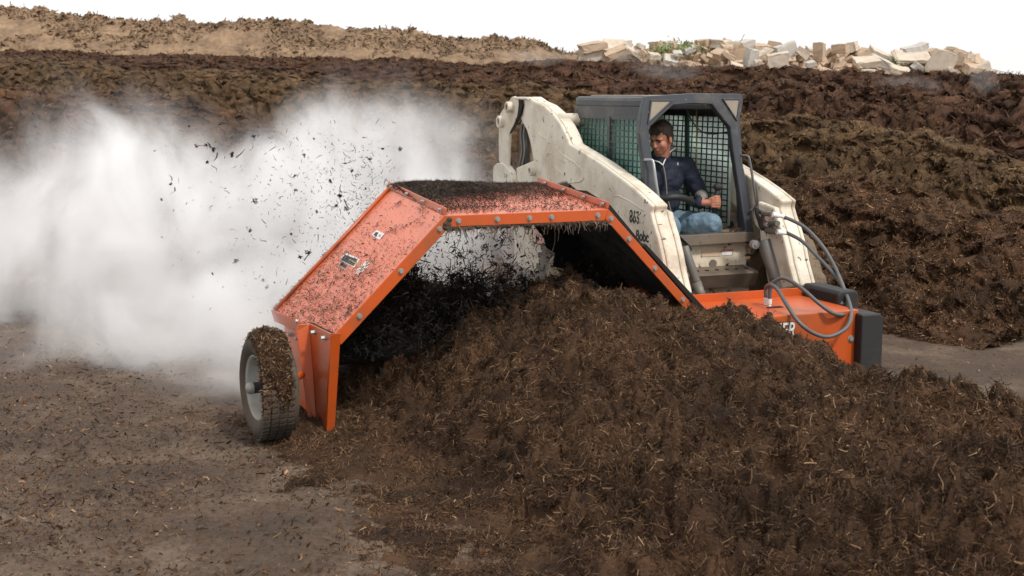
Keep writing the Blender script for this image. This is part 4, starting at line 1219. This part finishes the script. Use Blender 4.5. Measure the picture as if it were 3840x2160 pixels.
# jeans
hip_l, hip_r = V3((5.53, 10.10, .94)), V3((5.33, 10.12, .92))
kn_l = V3((5.69, 9.58, .985)); kn_r = V3((5.30, 9.62, .97))
ft_l, ft_r = V3((5.72, 9.72, .64)), V3((5.28, 9.70, .64))
jn = organic('jeans', [('c', hip_l, kn_l, .130, .098), ('c', hip_r, kn_r, .125, .095), ('c', kn_l, ft_l, .094, .070), ('c', kn_r, ft_r, .10, .07), ('e', (5.44, 10.14, .92), (.20, .15, .11))], .011, JEAN, person, 5)
td = jn.modifiers.new('folds', 'DISPLACE'); tx = bpy.data.textures.new('denim_fold', 'CLOUDS'); tx.noise_scale = .07; td.texture = tx; td.strength = .028; td.mid_level = .5
m = MB()
for ft in (ft_l, ft_r): m.prism([ft + (-.05, .08, -.04), ft + (.05, .08, -.04), ft + (.05, -.14, -.04), ft + (-.05, -.14, -.04)], (0, 0, .08))
m.build('boot', SEAT, person, .02)
# shin and boots stand on the cab floor

# ------------------------------------------------------------------ litter lying on the hood, roots on its lip
def heap(u, v):
    h_ = np.clip(v - .42 - .55 * u, 0, 1) * .18 * np.sin(np.pi * np.clip(u * .9 + .06, 0, 1)) ** .5
    return h_ * np.clip((1.0 - v) * 9, .05, 1)
def hood_litter():
    g = np.random.default_rng(17)
    B, N, L, W, T = [], [], [], [], []
    def scat(f0, f1, b0, b1, nn, n, dens, ln, w, push=.004):
        u = g.random(n); v = g.random(n)
        p = ((np.array(f0)[None] * (1-u)[:, None] + np.array(f1)[None] * u[:, None]) * (1-v)[:, None]
             + (np.array(b0)[None] * (1-u)[:, None] + np.array(b1)[None] * u[:, None]) * v[:, None])
        k = g.random(n) < dens(u, v, p)
        p = p[k] + nn * (push + g.random((k.sum(), 1)) * .006)
        if f1 is FTR: p = p + nn * np.maximum(0, heap(u[k], v[k]))[:, None]
        B.append(p); N.append(np.tile(nn, (len(p), 1)))
        L.append(ln[0] + (ln[1] - ln[0]) * g.random(len(p)) ** 2.5); W.append(w[0] + (w[1] - w[0]) * g.random(len(p)) ** 2)
        T.append(np.clip(.25 + .22 * g.normal(size=len(p)), 0, 1))
    top = lambda u, v, p: np.clip((v * 1.25 - .15) + .65 * (.62 - u) + .35 * fbm(p * 5, 3, 3) - .12, .12, 1)
    scat(FTL, FTR, BTL, BTR, nT, 52000, top, (.008, .05), (.0018, .005))
    sl = lambda u, v, p: np.clip(.35 * (.75 - u) + .8 * np.maximum(0, fbm(p * 8, 3, 4) - .12) + .05, .02, 1)
    scat(FBL, FTL, BBL, BTL, nL, 34000, sl, (.004, .034), (.0016, .006))
    B = np.concatenate(B); N_ = np.concatenate(N); L = np.concatenate(L); W = np.concatenate(W); T = np.concatenate(T)
    V, Q = fibres(B, N_, L, W, .35, seed=19)
    # heaped mat towards the rear of the top panel
    nu, nv = 120, 60
    u = np.linspace(0, 1, nu)[:, None, None]; v = np.linspace(0, 1, nv)[None, :, None]
    G = ((V3(FTL) * (1-u) + V3(FTR) * u) * (1-v) + (V3(BTL) * (1-u) + V3(BTR) * u) * v)
    hgt = heap(u[..., 0], v[..., 0])
    hgt = hgt + (.020 * fbm(G * 14, 4, 5) + .022 * fbm(G * 40, 2, 15)) * (hgt > .004) - .012 * (hgt <= .004)
    G = G + nT * hgt[..., None]
    t2 = np.clip(.22 + .25 * fbm(G * 30, 3, 6), 0, 1).ravel()
    # roots and fibres hanging from the front lip
    n = 620
    uu = g.random(n); base = V3(FTL)[None] * (1-uu)[:, None] + V3(FTR)[None] * uu[:, None] + np.array([0, -.004, -.070])
    dn = np.tile([0, 0, -1.], (n, 1)) + g.normal(size=(n, 3)) * .35; dn /= np.linalg.norm(dn, axis=1, keepdims=True)
    L2 = .012 + .075 * g.random(n) ** 3.5; W2 = .0025 + .004 * g.random(n)
    w = np.cross(dn, [0, 1, 0]); w /= np.linalg.norm(w, axis=1, keepdims=True)
    p1 = base + dn * L2[:, None] * .5; p2 = p1 + (dn + g.normal(size=(n, 3)) * .5) * L2[:, None] * .5
    VR = np.stack([base - w*W2[:, None], base + w*W2[:, None], p1 - w*W2[:, None]*.7, p1 + w*W2[:, None]*.7, p2 - w*W2[:, None]*.3, p2 + w*W2[:, None]*.3], 1).reshape(-1, 3)
    i = np.arange(n)[:, None] * 6; QR = np.concatenate([i + [[0, 1, 3, 2]], i + [[2, 3, 5, 4]]], 0)
    # bumps of caked compost under the lip
    m = MB()
    for k in range(70):
        q = lerp(FTL, FTR, g.random()) + V3((0, .0, -.078 - .008 * g.random())); r_ = .006 + .014 * g.random()
        m.ell(q, (r_ * 1.6, r_, r_), None, 6, 4)
    for k in range(16):
        q = V3(FTL) + V3((.0 + .04 * g.random(), -.005, -.02 - .07 * g.random())); r_ = .008 + .012 * g.random()
        m.ell(q, (r_ * 1.4, r_, r_), None, 6, 4)
    # three long trailing roots
    for (x, y0, y1, dx) in [(1722, 850, 1000, -22), (2077, 850, 1062, -34), (1990, 850, 920, 5), (1860, 850, 905, -6), (1935, 850, 893, 8)]:
        pts = [P(x + dx * (t ** 2) + 6 * math.sin(t * 7), y0 + (y1 - y0) * t, 'c', 7.56) for t in np.linspace(0, 1, 9)]
        m.tube(pts, [.0035 * (1 - .7 * t) for t in np.linspace(0, 1, 9)], 5)
    mv = np.array(m.v); quads = [f if len(f) == 4 else None for f in m.f]; quads = np.array([q for q in quads if q])
    allV = [V, G.reshape(-1, 3), VR, mv]; off = np.cumsum([0] + [len(a) for a in allV])
    allQ = np.concatenate([Q, grid_quads(nu, nv) + off[1], QR + off[2], quads + off[3]])
    tint = np.concatenate([np.repeat(T, 6), t2, np.repeat(.55 + .4 * g.random(n), 6), .3 + .3 * g.random(len(mv))])
    o = bpy.data.objects.new('hood_litter', array_mesh('hood_litter', m2w(np.concatenate(allV)), allQ, tint, HOODMUCK)); link(o)
    tag(o, 'dark compost crumbs and roots stuck on and hanging from the orange hood', 'litter', kind='stuff')
hood_litter()

# ------------------------------------------------------------------ thrown compost
def spray():
    g = np.random.default_rng(23)
    m = MB(); tint = []
    def chunk(p, r):
        n0 = len(m.v)
        k = g.integers(5, 9)
        # ragged lump: squashed random hull with spikes
        nrm = g.normal(size=3); nrm /= np.linalg.norm(nrm); uu = np.cross(nrm, g.normal(size=3)); uu /= np.linalg.norm(uu); ww = np.cross(nrm, uu)
        ring = [p + r * (.35 + .75 * g.random() ** 1.5) * (math.cos(2*math.pi*i/(2*k)) * uu + math.sin(2*math.pi*i/(2*k)) * ww * .7) for i in range(2*k)]
        m.add([p + nrm * r * .35, p - nrm * r * .35] + ring, [(0, 2 + i, 1, 2 + (i+1) % (2*k)) for i in range(2*k)])
        tint.extend([.1 + .3 * g.random()] * (len(m.v) - n0))
    def straw(p, L, w):
        n0 = len(m.v)
        d = g.normal(size=3); d /= np.linalg.norm(d); s_ = np.cross(d, g.normal(size=3)); s_ /= np.linalg.norm(s_)
        e = d + g.normal(size=3) * .6; e /= np.linalg.norm(e)
        p1 = p + d * L * .5; p2 = p1 + e * L * .5
        m.add([p - s_*w, p + s_*w, p1 + s_*w, p1 - s_*w, p2 + s_*w*.4, p2 - s_*w*.4], [(0, 1, 2, 3), (3, 2, 4, 5)])
        tint.extend([.15 + .6 * g.random() ** 2] * 6)
    def clod(p, r):
        chunk(p, r * .45)
        for _ in range(int(22 + 500 * r)):
            straw(p + g.normal(size=3) * r * .42, r * (.35 + .9 * g.random()), .0018 + .0022 * g.random())
    # inside the hood, thickest low and to the wheel side
    for _ in range(12000):
        a_ = 1.95 + 2.2 * g.random(); c_ = 7.7 + 1.15 * g.random()
        roof = np.interp(a_, [1.84, 2.57, 3.71, 4.31], [.55, 1.28, 1.28, .7])
        z_ = .45 + (roof - .45) * g.random() ** 1.3
        dens = (.20 + 1.2 * math.exp(-max(0, z_ - .72) / .13) * max(.25, 1.3 - .5 * (a_ - 1.9)))
        if g.random() > dens or z_ > roof: continue
        if g.random() < .22: chunk(V3((a_, c_, z_)), .006 + .022 * g.random() ** 3)
        elif g.random() < .06: clod(V3((a_, c_, z_)), .012 + .028 * g.random())
        else: straw(V3((a_, c_, z_)), .02 + .09 * g.random() ** 2, .002 + .002 * g.random())
    # big clods
    for _ in range(110):
        a_ = 1.95 + 1.5 * g.random() ** 1.3; z_ = .55 + .33 * g.random() - .04 * abs(a_ - 2.6)
        if z_ > np.interp(a_, [1.84, 2.57, 3.71], [.42, 1.1, 1.1]): continue
        clod(V3((a_, 8.0 + .7 * g.random(), z_)), .05 + .09 * g.random())
    # thrown out behind and over the near side
    for _ in range(1500):
        t = g.random() ** 1.4
        px = 1420 - 900 * t * g.random() + 60 * g.normal(); py = 800 + 230 * g.normal() * (.4 + t) - 120 * t
        c_ = 9.0 + 1.1 * g.random()
        if not (430 < py < 1350) or px > 1640: continue
        q = P(px, py, 'c', c_)
        if q[2] < .1: continue
        if g.random() < .10: chunk(q, .004 + .014 * g.random() ** 3)
        elif g.random() < .02: clod(q, .008 + .016 * g.random())
        else: straw(q, .012 + .055 * g.random() ** 2.5, .0012 + .0016 * g.random())
    for (x, y, r_) in [(773, 545, .026), (800, 560, .034), (777, 608, .022), (640, 690, .022), (1275, 735, .032), (1260, 770, .026), (1125, 965, .026), (1060, 1130, .02), (870, 580, .04)]:
        chunk(P(x, y, 'c', 9.25), r_ * .7); clod(P(x, y, 'c', 9.25), r_ * .5); straw(P(x + 15, y + 12, 'c', 9.05), .09, .004); straw(P(x + 5, y - 12, 'c', 9.05), .07, .003)
    o = bpy.data.objects.new('flying_compost', array_mesh('flying_compost', m2w(np.array(m.v)), np.array([f for f in m.f if len(f) == 4]), tint, DEBRIS, False)); link(o)
    tag(o, 'dark clods and straws flying out under and behind the hood', 'flying compost', kind='stuff')
spray()

# ------------------------------------------------------------------ broken concrete
def pxw(px, py, d): return np.array([(px - 1920) / 4855 * d, d, 2.1 + (350 - py) / 4855 * d])
def slab(cx_, cy_, w, h_, rot, th, mat, label, d=50., tiltx=0., yaw=0., seed=0, taper=0.):
    g = np.random.default_rng(seed + int(cx_))
    k = d / 4855
    W, H_ = w * k / 2, h_ * k / 2
    pts = []
    for (sx, sz) in ((-1, -1), (-.2, -1), (1, -1), (1, .1), (1, 1), (.1, 1), (-1, 1), (-1, -.2)):
        pts.append((sx * W * (1 - taper * (sz > 0)) * (1 + .08 * g.normal()), sz * H_ * (1 + .08 * g.normal())))
    me = bpy.data.meshes.new('concrete_slab'); bm = bmesh.new()
    f = [bm.verts.new((x, -th / 2, z)) for x, z in pts]; b = [bm.verts.new((x * (1 + .05 * g.normal()), th / 2, z * (1 + .05 * g.normal()))) for x, z in pts]
    n = len(pts)
    bm.faces.new(f[::-1]); bm.faces.new(b)
    for i in range(n): bm.faces.new((f[i], f[(i+1) % n], b[(i+1) % n], b[i]))
    bmesh.ops.recalc_face_normals(bm, faces=bm.faces)
    bmesh.ops.subdivide_edges(bm, edges=bm.edges, cuts=2, use_grid_fill=True)
    for v in bm.verts: v.co += Vector(g.normal(size=3) * .010)
    bm.to_mesh(me); bm.free(); me.materials.append(mat)
    o = bpy.data.objects.new('concrete_slab', me); link(o)
    o.location = pxw(cx_, cy_, d); o.rotation_euler = (tiltx, math.radians(-rot), yaw)
    tag(o, label, 'concrete block', 'broken concrete heaped behind the rows', 'thing')
    return o
z2 = lambda x, y: (2100 + .3882 * x, 100 + .3882 * y)
SL = [ # zoomed cx, cy, w, h, rot, th, mat, label, d, tilt, yaw
 (312, 200, 235, 72, 12, 1.0, CONCT, 'long brown block lying on top at the left end of the concrete heap', 49, .1, .15),
 (312, 285, 225, 110, 3, 1.2, CONC, 'pale square block under the long brown one, left end of the heap', 49.3, .1, .15),
 (530, 255, 205, 62, 20, .5, CONCT, 'flat tan slab tilted up to the right beside the left end blocks', 48.7, .4, .1),
 (510, 225, 200, 50, -3, 1.2, CONC, 'wide pale slab lying flat behind the tilted tan slab', 51, .6, 0),
 (660, 300, 110, 140, 0, 1.0, CONCG, 'upright grey block in shade between tan slab and small rubble', 50, 0, .5),
 (615, 185, 90, 60, 22, .8, CONC, 'small pale peaked block on the wide flat slab', 51.5, 0, .4),
 (700, 250, 170, 40, -28, .6, CONC, 'narrow pale slab sliding down to the right of the grey block', 49.6, .3, .2),
 (765, 200, 60, 45, -30, .5, CONC, 'small pale wedge standing on the sliding narrow slab', 50.5, 0, .2),
 (800, 265, 90, 50, -45, .4, CONCT, 'little tan slab leaning left of the grassy patch', 49.5, .2, 0),
 (935, 185, 85, 62, 4, .9, CONCT, 'rounded pale block left of the green grass patch', 51, 0, .3),
 (900, 290, 110, 50, -8, .6, CONC, 'low pale block at the foot of the grassy mound', 49, .2, .1),
 (1080, 220, 40, 130, 3, .4, CONCT, 'thin upright stone in the middle of the grass', 50, 0, .5),
 (1130, 265, 85, 32, 0, .5, CONCG, 'flat oval grey stone below the grass patch', 49, .3, 0),
 (1060, 320, 120, 26, -12, .6, CONCG, 'lower of the thin layered slabs under the grass', 49, .4, 0),
 (1060, 300, 110, 20, -4, .6, CONCT, 'upper of the thin layered slabs under the grass', 49.2, .4, 0),
 (1250, 190, 110, 50, -6, .7, CONCT, 'brown block right of the grass near the skyline', 51, 0, .3),
 (1240, 225, 100, 36, 22, .5, CONCG, 'grey slab leaning below the brown skyline block', 50, .3, 0),
 (1370, 165, 90, 60, 10, .6, CONCT, 'brown pointed block on the skyline at mid heap', 51.5, 0, .7),
 (1550, 175, 140, 75, -2, 1.1, CONC, 'large pale faceted boulder on the skyline at mid heap', 51, .1, .4),
 (1600, 210, 90, 40, -4, .6, CONCT, 'brown slab tucked under the pale faceted boulder', 50, .2, .1),
 (1540, 270, 100, 70, 25, .7, CONCT, 'tan lump at the middle of the heap below the boulder', 49.5, .2, .3),
 (1620, 290, 110, 50, -30, .5, CONCT, 'tan slab dipping right under the faceted boulder', 49, .2, .1),
 (1730, 270, 180, 140, -35, .8, CONCT, 'big sloping brown slab left of the two large pale squares', 50.5, .2, .2),
 (1770, 185, 130, 80, 10, .8, CONCG, 'grey block with a bent wire on the skyline', 51, .1, .3),
 (1835, 310, 90, 170, -8, .5, CONCG, 'tall narrow grey slab standing on end', 49, .15, .3),
 (1945, 265, 170, 34, 32, .5, CONC, 'slim pale beam tilted up to the right', 49.6, .2, .1),
 (1920, 205, 160, 50, -4, .8, CONCT, 'wide brown block under the skyline left of the big grey slab', 51, .2, .1),
 (2165, 240, 200, 140, 22, .5, CONCG, 'big grey slab standing tall, highest of the heap', 50.5, .05, .2),
 (2100, 335, 200, 150, 5, .8, CONC, 'big pale square slab in front of the tall grey one', 49, .12, -.15),
 (1905, 370, 60, 80, 10, .4, CONC, 'small pale chip at the foot of the tall narrow slab', 48.5, .2, 0),
 (1700, 378, 120, 30, -18, .5, CONC, 'low pale chip half sunk in the dark row', 48.5, .3, 0),
 (2330, 260, 120, 70, -38, .4, CONC, 'pale slab sliding down right of the tall grey slab', 50, .2, .2),
 (2420, 235, 110, 40, -12, .5, CONC, 'short pale slab above the sliding one', 51, .3, .1),
 (2490, 255, 40, 165, 2, .5, CONCT, 'narrow upright post of concrete beside a dark gap', 50, 0, .6),
 (2410, 365, 90, 40, 10, .4, CONCG, 'crumbled grey lump by the foot of the upright post', 48.8, .2, 0),
]
for i, s_ in enumerate(SL):
    x, y = z2(s_[0], s_[1])
    slab(x, y, s_[2] * .3882, s_[3] * .3882, s_[4], s_[5], s_[6], s_[7], s_[8], s_[9], s_[10], i)
z4 = lambda x, y: (2900 + .4141 * x, 100 + .4141 * y)
SL2 = [
 (605, 205, 90, 85, 5, .9, CONCT, 'brown cube on the skyline right of the upright post', 51, 0, .4),
 (690, 190, 100, 90, 12, .9, CONC, 'pale faceted cube joined to the brown skyline cube', 51, .1, -.4),
 (780, 265, 130, 90, 32, .6, CONCT, 'brown wedge behind the arrow-shaped slab', 51, .1, .2),
 (830, 320, 210, 60, 4, .6, CONC, 'pale arrow-shaped slab lying low on the right half', 49, .4, .1),
 (960, 330, 220, 80, -24, .5, CONCG, 'long grey slab sloping down right beside the arrow-shaped one', 49.6, .3, .1),
 (960, 265, 210, 60, -22, .8, CONC, 'pale upper slab parallel to the long grey slope', 51, .3, .1),
 (1130, 395, 170, 40, -14, .5, CONC, 'low pale toe slab reaching towards the dark hollow', 49, .4, 0),
 (865, 412, 80, 40, 4, .5, CONC, 'little pale pyramid block poking from the dark row', 48.4, .1, .7),
 (1260, 212, 215, 72, 14, .6, CONCG, 'grey beam propped high above the flat lid slab', 51, .1, .1),
 (1240, 275, 330, 30, 0, .9, CONC, 'wide flat lid slab roofing a dark hollow', 50.5, .5, 0),
 (1330, 300, 160, 40, 0, .8, CONCT, 'thick brown underside block beneath the flat lid slab', 50.8, .3, 0),
 (1410, 235, 90, 40, 20, .5, CONCT, 'small brown piece behind the propped grey beam', 51.5, .1, .2),
 (1300, 375, 110, 70, -35, .4, CONCG, 'grey shard lying in the dark hollow', 49.5, .3, .2),
 (1510, 322, 200, 215, -22, .6, CONC, 'largest pale diamond-shaped slab standing right of the hollow', 49, .15, -.1),
 (1640, 240, 150, 60, -20, .8, CONCT, 'tan lumpy block on top behind the diamond slab', 51, .1, .2),
 (1720, 280, 90, 70, -10, .7, CONC, 'pale block near the right end skyline', 50.5, .1, .4),
 (1620, 410, 90, 55, -20, .4, CONC, 'pale triangle at the foot of the diamond slab', 48.5, .2, .1),
 (1790, 385, 160, 70, -8, .8, CONCT, 'broad tan block at the right end base', 49.5, .3, .1),
 (1885, 375, 110, 85, 28, .4, CONC, 'pale fin pointing up at the far right end', 49.5, .1, .1),
 (1700, 330, 110, 80, -15, .7, CONCT, 'tan chunk between the diamond slab and right end', 50, .1, .3),
]
for i, s_ in enumerate(SL2):
    x, y = z4(s_[0], s_[1])
    slab(x, y, s_[2] * .4141, s_[3] * .4141, s_[4], s_[5], s_[6], s_[7], s_[8], s_[9], s_[10], i + 60)

def rubble_fill():
    g = np.random.default_rng(31)
    # mound of earth and small pieces under the slabs
    prof = [(p_, q_ + 14) for p_, q_ in [(2160, 262), (2200, 215), (2300, 190), (2400, 186), (2450, 190), (2520, 168), (2600, 174), (2700, 178), (2780, 178), (2900, 186), (3000, 190), (3060, 205), (3120, 205), (3180, 195), (3260, 212), (3330, 235), (3420, 222), (3500, 215), (3560, 200), (3620, 215), (3670, 245), (3710, 275)]]
    n = 220; cr = px_row([p[0] for p in prof], [p[1] for p in prof], lambda p: np.full_like(p, 52.), n)
    v = np.linspace(-1, 1, 50); G = np.zeros((n, 50, 3))
    for j, vv in enumerate(v):
        G[:, j, 0] = cr[:, 0]; G[:, j, 1] = 52 + vv * 4
        G[:, j, 2] = 1.5 + (cr[:, 2] - 1.5) * (1 - abs(vv) ** 1.3)
    G[..., 2] += .35 * fbm(G * 1.6, 4, 3); G[..., 1] += .4 * fbm(G * 1.3 + 5, 3, 6)
    m = MB()
    for _ in range(650):
        i = g.integers(0, n - 1); j = int(g.integers(4, 30)); p = G[i, j] + V3((0, -.1, .1))
        r = .06 + .32 * g.random() ** 2.2; R = np.linalg.qr(g.normal(size=(3, 3)))[0]
        q = [p + R @ (V3(s3) * r * (.5 + .5 * g.random(3)) * V3((1, .8, .45))) for s3 in [(-1,-1,-1),(1,-1,-1),(1,1,-1),(-1,1,-1),(-1,-1,1),(1,-1,1),(1,1,1),(-1,1,1)]]
        m.add(q, [(0,3,2,1),(4,5,6,7),(0,1,5,4),(1,2,6,5),(2,3,7,6),(3,0,4,7)])
    mv = np.array(m.v); V = np.concatenate([G.reshape(-1, 3), mv]); Q = np.concatenate([grid_quads(n, 50), np.array(m.f) + n * 50])
    o = bpy.data.objects.new('rubble', array_mesh('rubble', V, Q, np.zeros(len(V)), CONCT, False)); link(o)
    tag(o, 'small stones and earth filling between the broken concrete blocks', 'rubble', kind='stuff')
    # grass
    GR = skin_mat('grass_green', (.16, .24, .07), .8, .4, 4)
    B = []
    for (x, y, r, k) in [(2560, 180, .40, 260), (2510, 186, .30, 110), (2480, 202, .35, 140), (3360, 242, .25, 80)]:
        p = pxw(x, y, 50.2); q = g.normal(size=(k, 3)) * [r, .25, r * .35] + p; B.append(q)
    B = np.concatenate(B); nn = np.tile([0, 0, 1.], (len(B), 1))
    V, Q = fibres(B, nn, (.06 + .10 * g.random(len(B))), .03 + .03 * g.random(len(B)), .9, seed=4)
    o = bpy.data.objects.new('grass', array_mesh('grass', V, Q, np.zeros(len(V)), GR, False)); link(o)
    tag(o, 'green grass tufts growing on the concrete heap', 'grass', kind='stuff')
rubble_fill()
def wires():
    m = MB()
    def w(pts, d, r=.012):
        q = [np.linalg.solve(np.stack([LD, BD, [0, 0, 1.]], 1), pxw(x, y, d)) for x, y in pts]; m.tube(q, r, 5)
    w([(2775, 155), (2779, 145), (2786, 132)], 50.5)
    w([(2761, 180), (2766, 163), (2775, 155)], 50.5)
    w([(3722, 262), (3752, 270), (3790, 276)], 47, .012); w([(3724, 268), (3760, 277)], 47, .010)
    o = m.build('steel_rod', MATS['cylinder_steel']); tag(o, 'thin bent reinforcing wires sticking out of the concrete heap', 'wire', kind='stuff')
wires()

# ------------------------------------------------------------------ steam
STEAM = [(200, 900, 11.9, 1.55, 1.1, 1.45), (620, 900, 11.7, 1.35, 1.1, 1.40), (950, 1030, 11.3, 1.3, 1.0, 1.1), (1300, 860, 11.5, 1.3, 1.0, .95),
         (1130, 640, 12.0, 1.0, .85, .80), (1390, 540, 12.3, .95, .75, .80), (1640, 640, 12.4, 1.1, .75, .78), (1790, 930, 11.7, 1.0, .75, .90),
         (840, 1330, 10.0, 1.25, 1.0, .85), (860, 1440, 8.9, .85, .62, .50), (1080, 1330, 8.95, .60, .42, .55), (380, 1330, 10.2, 1.2, .9, .62), (1150, 1200, 10.2, .9, .65, .8), (560, 560, 12.6, .8, .7, .7), (-150, 1000, 12.0, 1.2, 1.0, 1.1)]
def steam():
    m = MB(); cen = []
    for (x, y, d, rx, ry, rz) in STEAM:
        w_ = np.array([0, 0, CAM_H]) + (_fw + np.array([1., 0, 0]) * (x - CX) / F_PX - _up * (y - CY) / F_PX) * d
        w_[2] = max(w_[2], rz * .35)
        rx, ry, rz = rx * 1.18, ry * 1.05, rz * 1.18
        cen.append((w_, (rx, ry, rz)))
        q = np.linalg.solve(np.stack([LD, BD, [0, 0, 1.]], 1), w_)
        Rm = np.stack([LD, BD, [0, 0, 1.]], 1).T
        m.ell(q, (rx * 1.02, ry * 1.02, rz * 1.02), Rm, 20, 14)
    mat = bpy.data.materials.new('steam_vapour'); mat.use_nodes = True; nt = mat.node_tree; nt.nodes.clear()
    out = nt.nodes.new('ShaderNodeOutputMaterial'); vol = nt.nodes.new('ShaderNodeVolumePrincipled')
    vol.inputs['Color'].default_value = (.985, .98, .985, 1); vol.inputs['Anisotropy'].default_value = .0
    tc = nt.nodes.new('ShaderNodeTexCoord')
    def math_(op, a, b=None, c_=None):
        n = nt.nodes.new('ShaderNodeMath'); n.operation = op
        for i, v in enumerate((a, b, c_)):
            if v is None: continue
            if isinstance(v, (int, float)): n.inputs[i].default_value = v
            else: nt.links.new(v, n.inputs[i])
        return n.outputs[0]
    total = None
    for (w_, r) in cen:
        mp = nt.nodes.new('ShaderNodeMapping'); mp.vector_type = 'TEXTURE'
        mp.inputs['Location'].default_value = tuple(w_); mp.inputs['Scale'].default_value = r
        nt.links.new(tc.outputs['Object'], mp.inputs['Vector'])
        dt = nt.nodes.new('ShaderNodeVectorMath'); dt.operation = 'DOT_PRODUCT'
        nt.links.new(mp.outputs[0], dt.inputs[0]); nt.links.new(mp.outputs[0], dt.inputs[1])
        k = math_('MAXIMUM', math_('SUBTRACT', 1.0, dt.outputs['Value']), 0.0)
        total = k if total is None else math_('ADD', total, k)
    def nz(scale, det, dist, stretch):
        mp = nt.nodes.new('ShaderNodeMapping'); mp.inputs['Scale'].default_value = stretch; mp.inputs['Rotation'].default_value = (0, .35, 0)
        nt.links.new(tc.outputs['Object'], mp.inputs['Vector'])
        n = nt.nodes.new('ShaderNodeTexNoise'); n.inputs['Scale'].default_value = scale; n.inputs['Detail'].default_value = det
        n.inputs['Roughness'].default_value = .62; n.inputs['Distortion'].default_value = dist
        nt.links.new(mp.outputs[0], n.inputs['Vector']); return n.outputs[0]
    n1 = nz(1.3, 7, 1.1, (1, 1, .7))
    core = math_('SUBTRACT', math_('SUBTRACT', math_('MINIMUM', total, 1.45), .30), math_('MULTIPLY', math_('SUBTRACT', n1, .33), 3.1))
    core = math_('MULTIPLY', math_('POWER', math_('MINIMUM', math_('MAXIMUM', core, 0.0), 1.2), 1.7), 2.4)
    veil = math_('MULTIPLY', math_('MAXIMUM', math_('SUBTRACT', math_('MINIMUM', total, 1.0), math_('MULTIPLY', math_('SUBTRACT', n1, .38), 3.4)), 0.0), .28)
    d = math_('ADD', core, veil)
    nt.links.new(d, vol.inputs['Density']); nt.links.new(vol.outputs[0], out.inputs['Volume'])
    o = m.build('steam', mat)
    for (x, y, d_, rx, rz, lab) in [(2010, 222, 36, 1.6, .35, 'thin wisp of vapour on the far crest left of the broken concrete'), (2480, 272, 33, 1.5, .4, 'faint vapour patch on the reddish row behind the cab roof'),
                             (3610, 300, 28, .55, .6, 'small upright vapour wisp on the far crest at the right'), (3350, 325, 26, 1.1, .35, 'low flat vapour patch on the reddish row below the concrete')]:
        w_ = pxw(x, y, d_) + np.array([0, -1.2, 0]); q = np.linalg.solve(np.stack([LD, BD, [0, 0, 1.]], 1), w_)
        mw = MB(); mw.ell((0, 0, 0), (1, 1, 1), None, 16, 10)
        wm = bpy.data.materials.get('vapour_wisp')
        if wm is None:
            wm = bpy.data.materials.new('vapour_wisp'); wm.use_nodes = True; wt = wm.node_tree; wt.nodes.clear()
            wo_ = wt.nodes.new('ShaderNodeOutputMaterial'); wv = wt.nodes.new('ShaderNodeVolumePrincipled'); wv.inputs['Color'].default_value = (.97, .97, .98, 1)
            wc = wt.nodes.new('ShaderNodeTexCoord'); wl = wt.nodes.new('ShaderNodeVectorMath'); wl.operation = 'DOT_PRODUCT'
            wt.links.new(wc.outputs['Object'], wl.inputs[0]); wt.links.new(wc.outputs['Object'], wl.inputs[1])
            wnz = wt.nodes.new('ShaderNodeTexNoise'); wnz.inputs['Scale'].default_value = 1.6; wnz.inputs['Detail'].default_value = 4; wt.links.new(wc.outputs['Object'], wnz.inputs['Vector'])
            wa = wt.nodes.new('ShaderNodeMath'); wa.operation = 'SUBTRACT'; wa.inputs[0].default_value = 1.45; wt.links.new(wl.outputs['Value'], wa.inputs[1])
            wb2 = wt.nodes.new('ShaderNodeMath'); wb2.operation = 'MULTIPLY_ADD'; wb2.inputs[1].default_value = -2.0; wt.links.new(wnz.outputs[0], wb2.inputs[0]); wt.links.new(wa.outputs[0], wb2.inputs[2])
            wc2 = wt.nodes.new('ShaderNodeMath'); wc2.operation = 'MAXIMUM'; wc2.inputs[1].default_value = 0; wt.links.new(wb2.outputs[0], wc2.inputs[0])
            wd = wt.nodes.new('ShaderNodeMath'); wd.operation = 'MULTIPLY'; wd.inputs[1].default_value = .5; wt.links.new(wc2.outputs[0], wd.inputs[0])
            wt.links.new(wd.outputs[0], wv.inputs['Density']); wt.links.new(wv.outputs[0], wo_.inputs['Volume'])
        ow = mw.build('steam_wisp', wm); ow.location = tuple(w_); ow.scale = (rx, .6, rz)
        tag(ow, lab, 'steam', kind='stuff')
    r = o.modifiers.new('r', 'REMESH'); r.mode = 'VOXEL'; r.voxel_size = .12
    tag(o, 'thick white steam rolling out behind the hood', 'steam', kind='stuff')
    return o
steam()
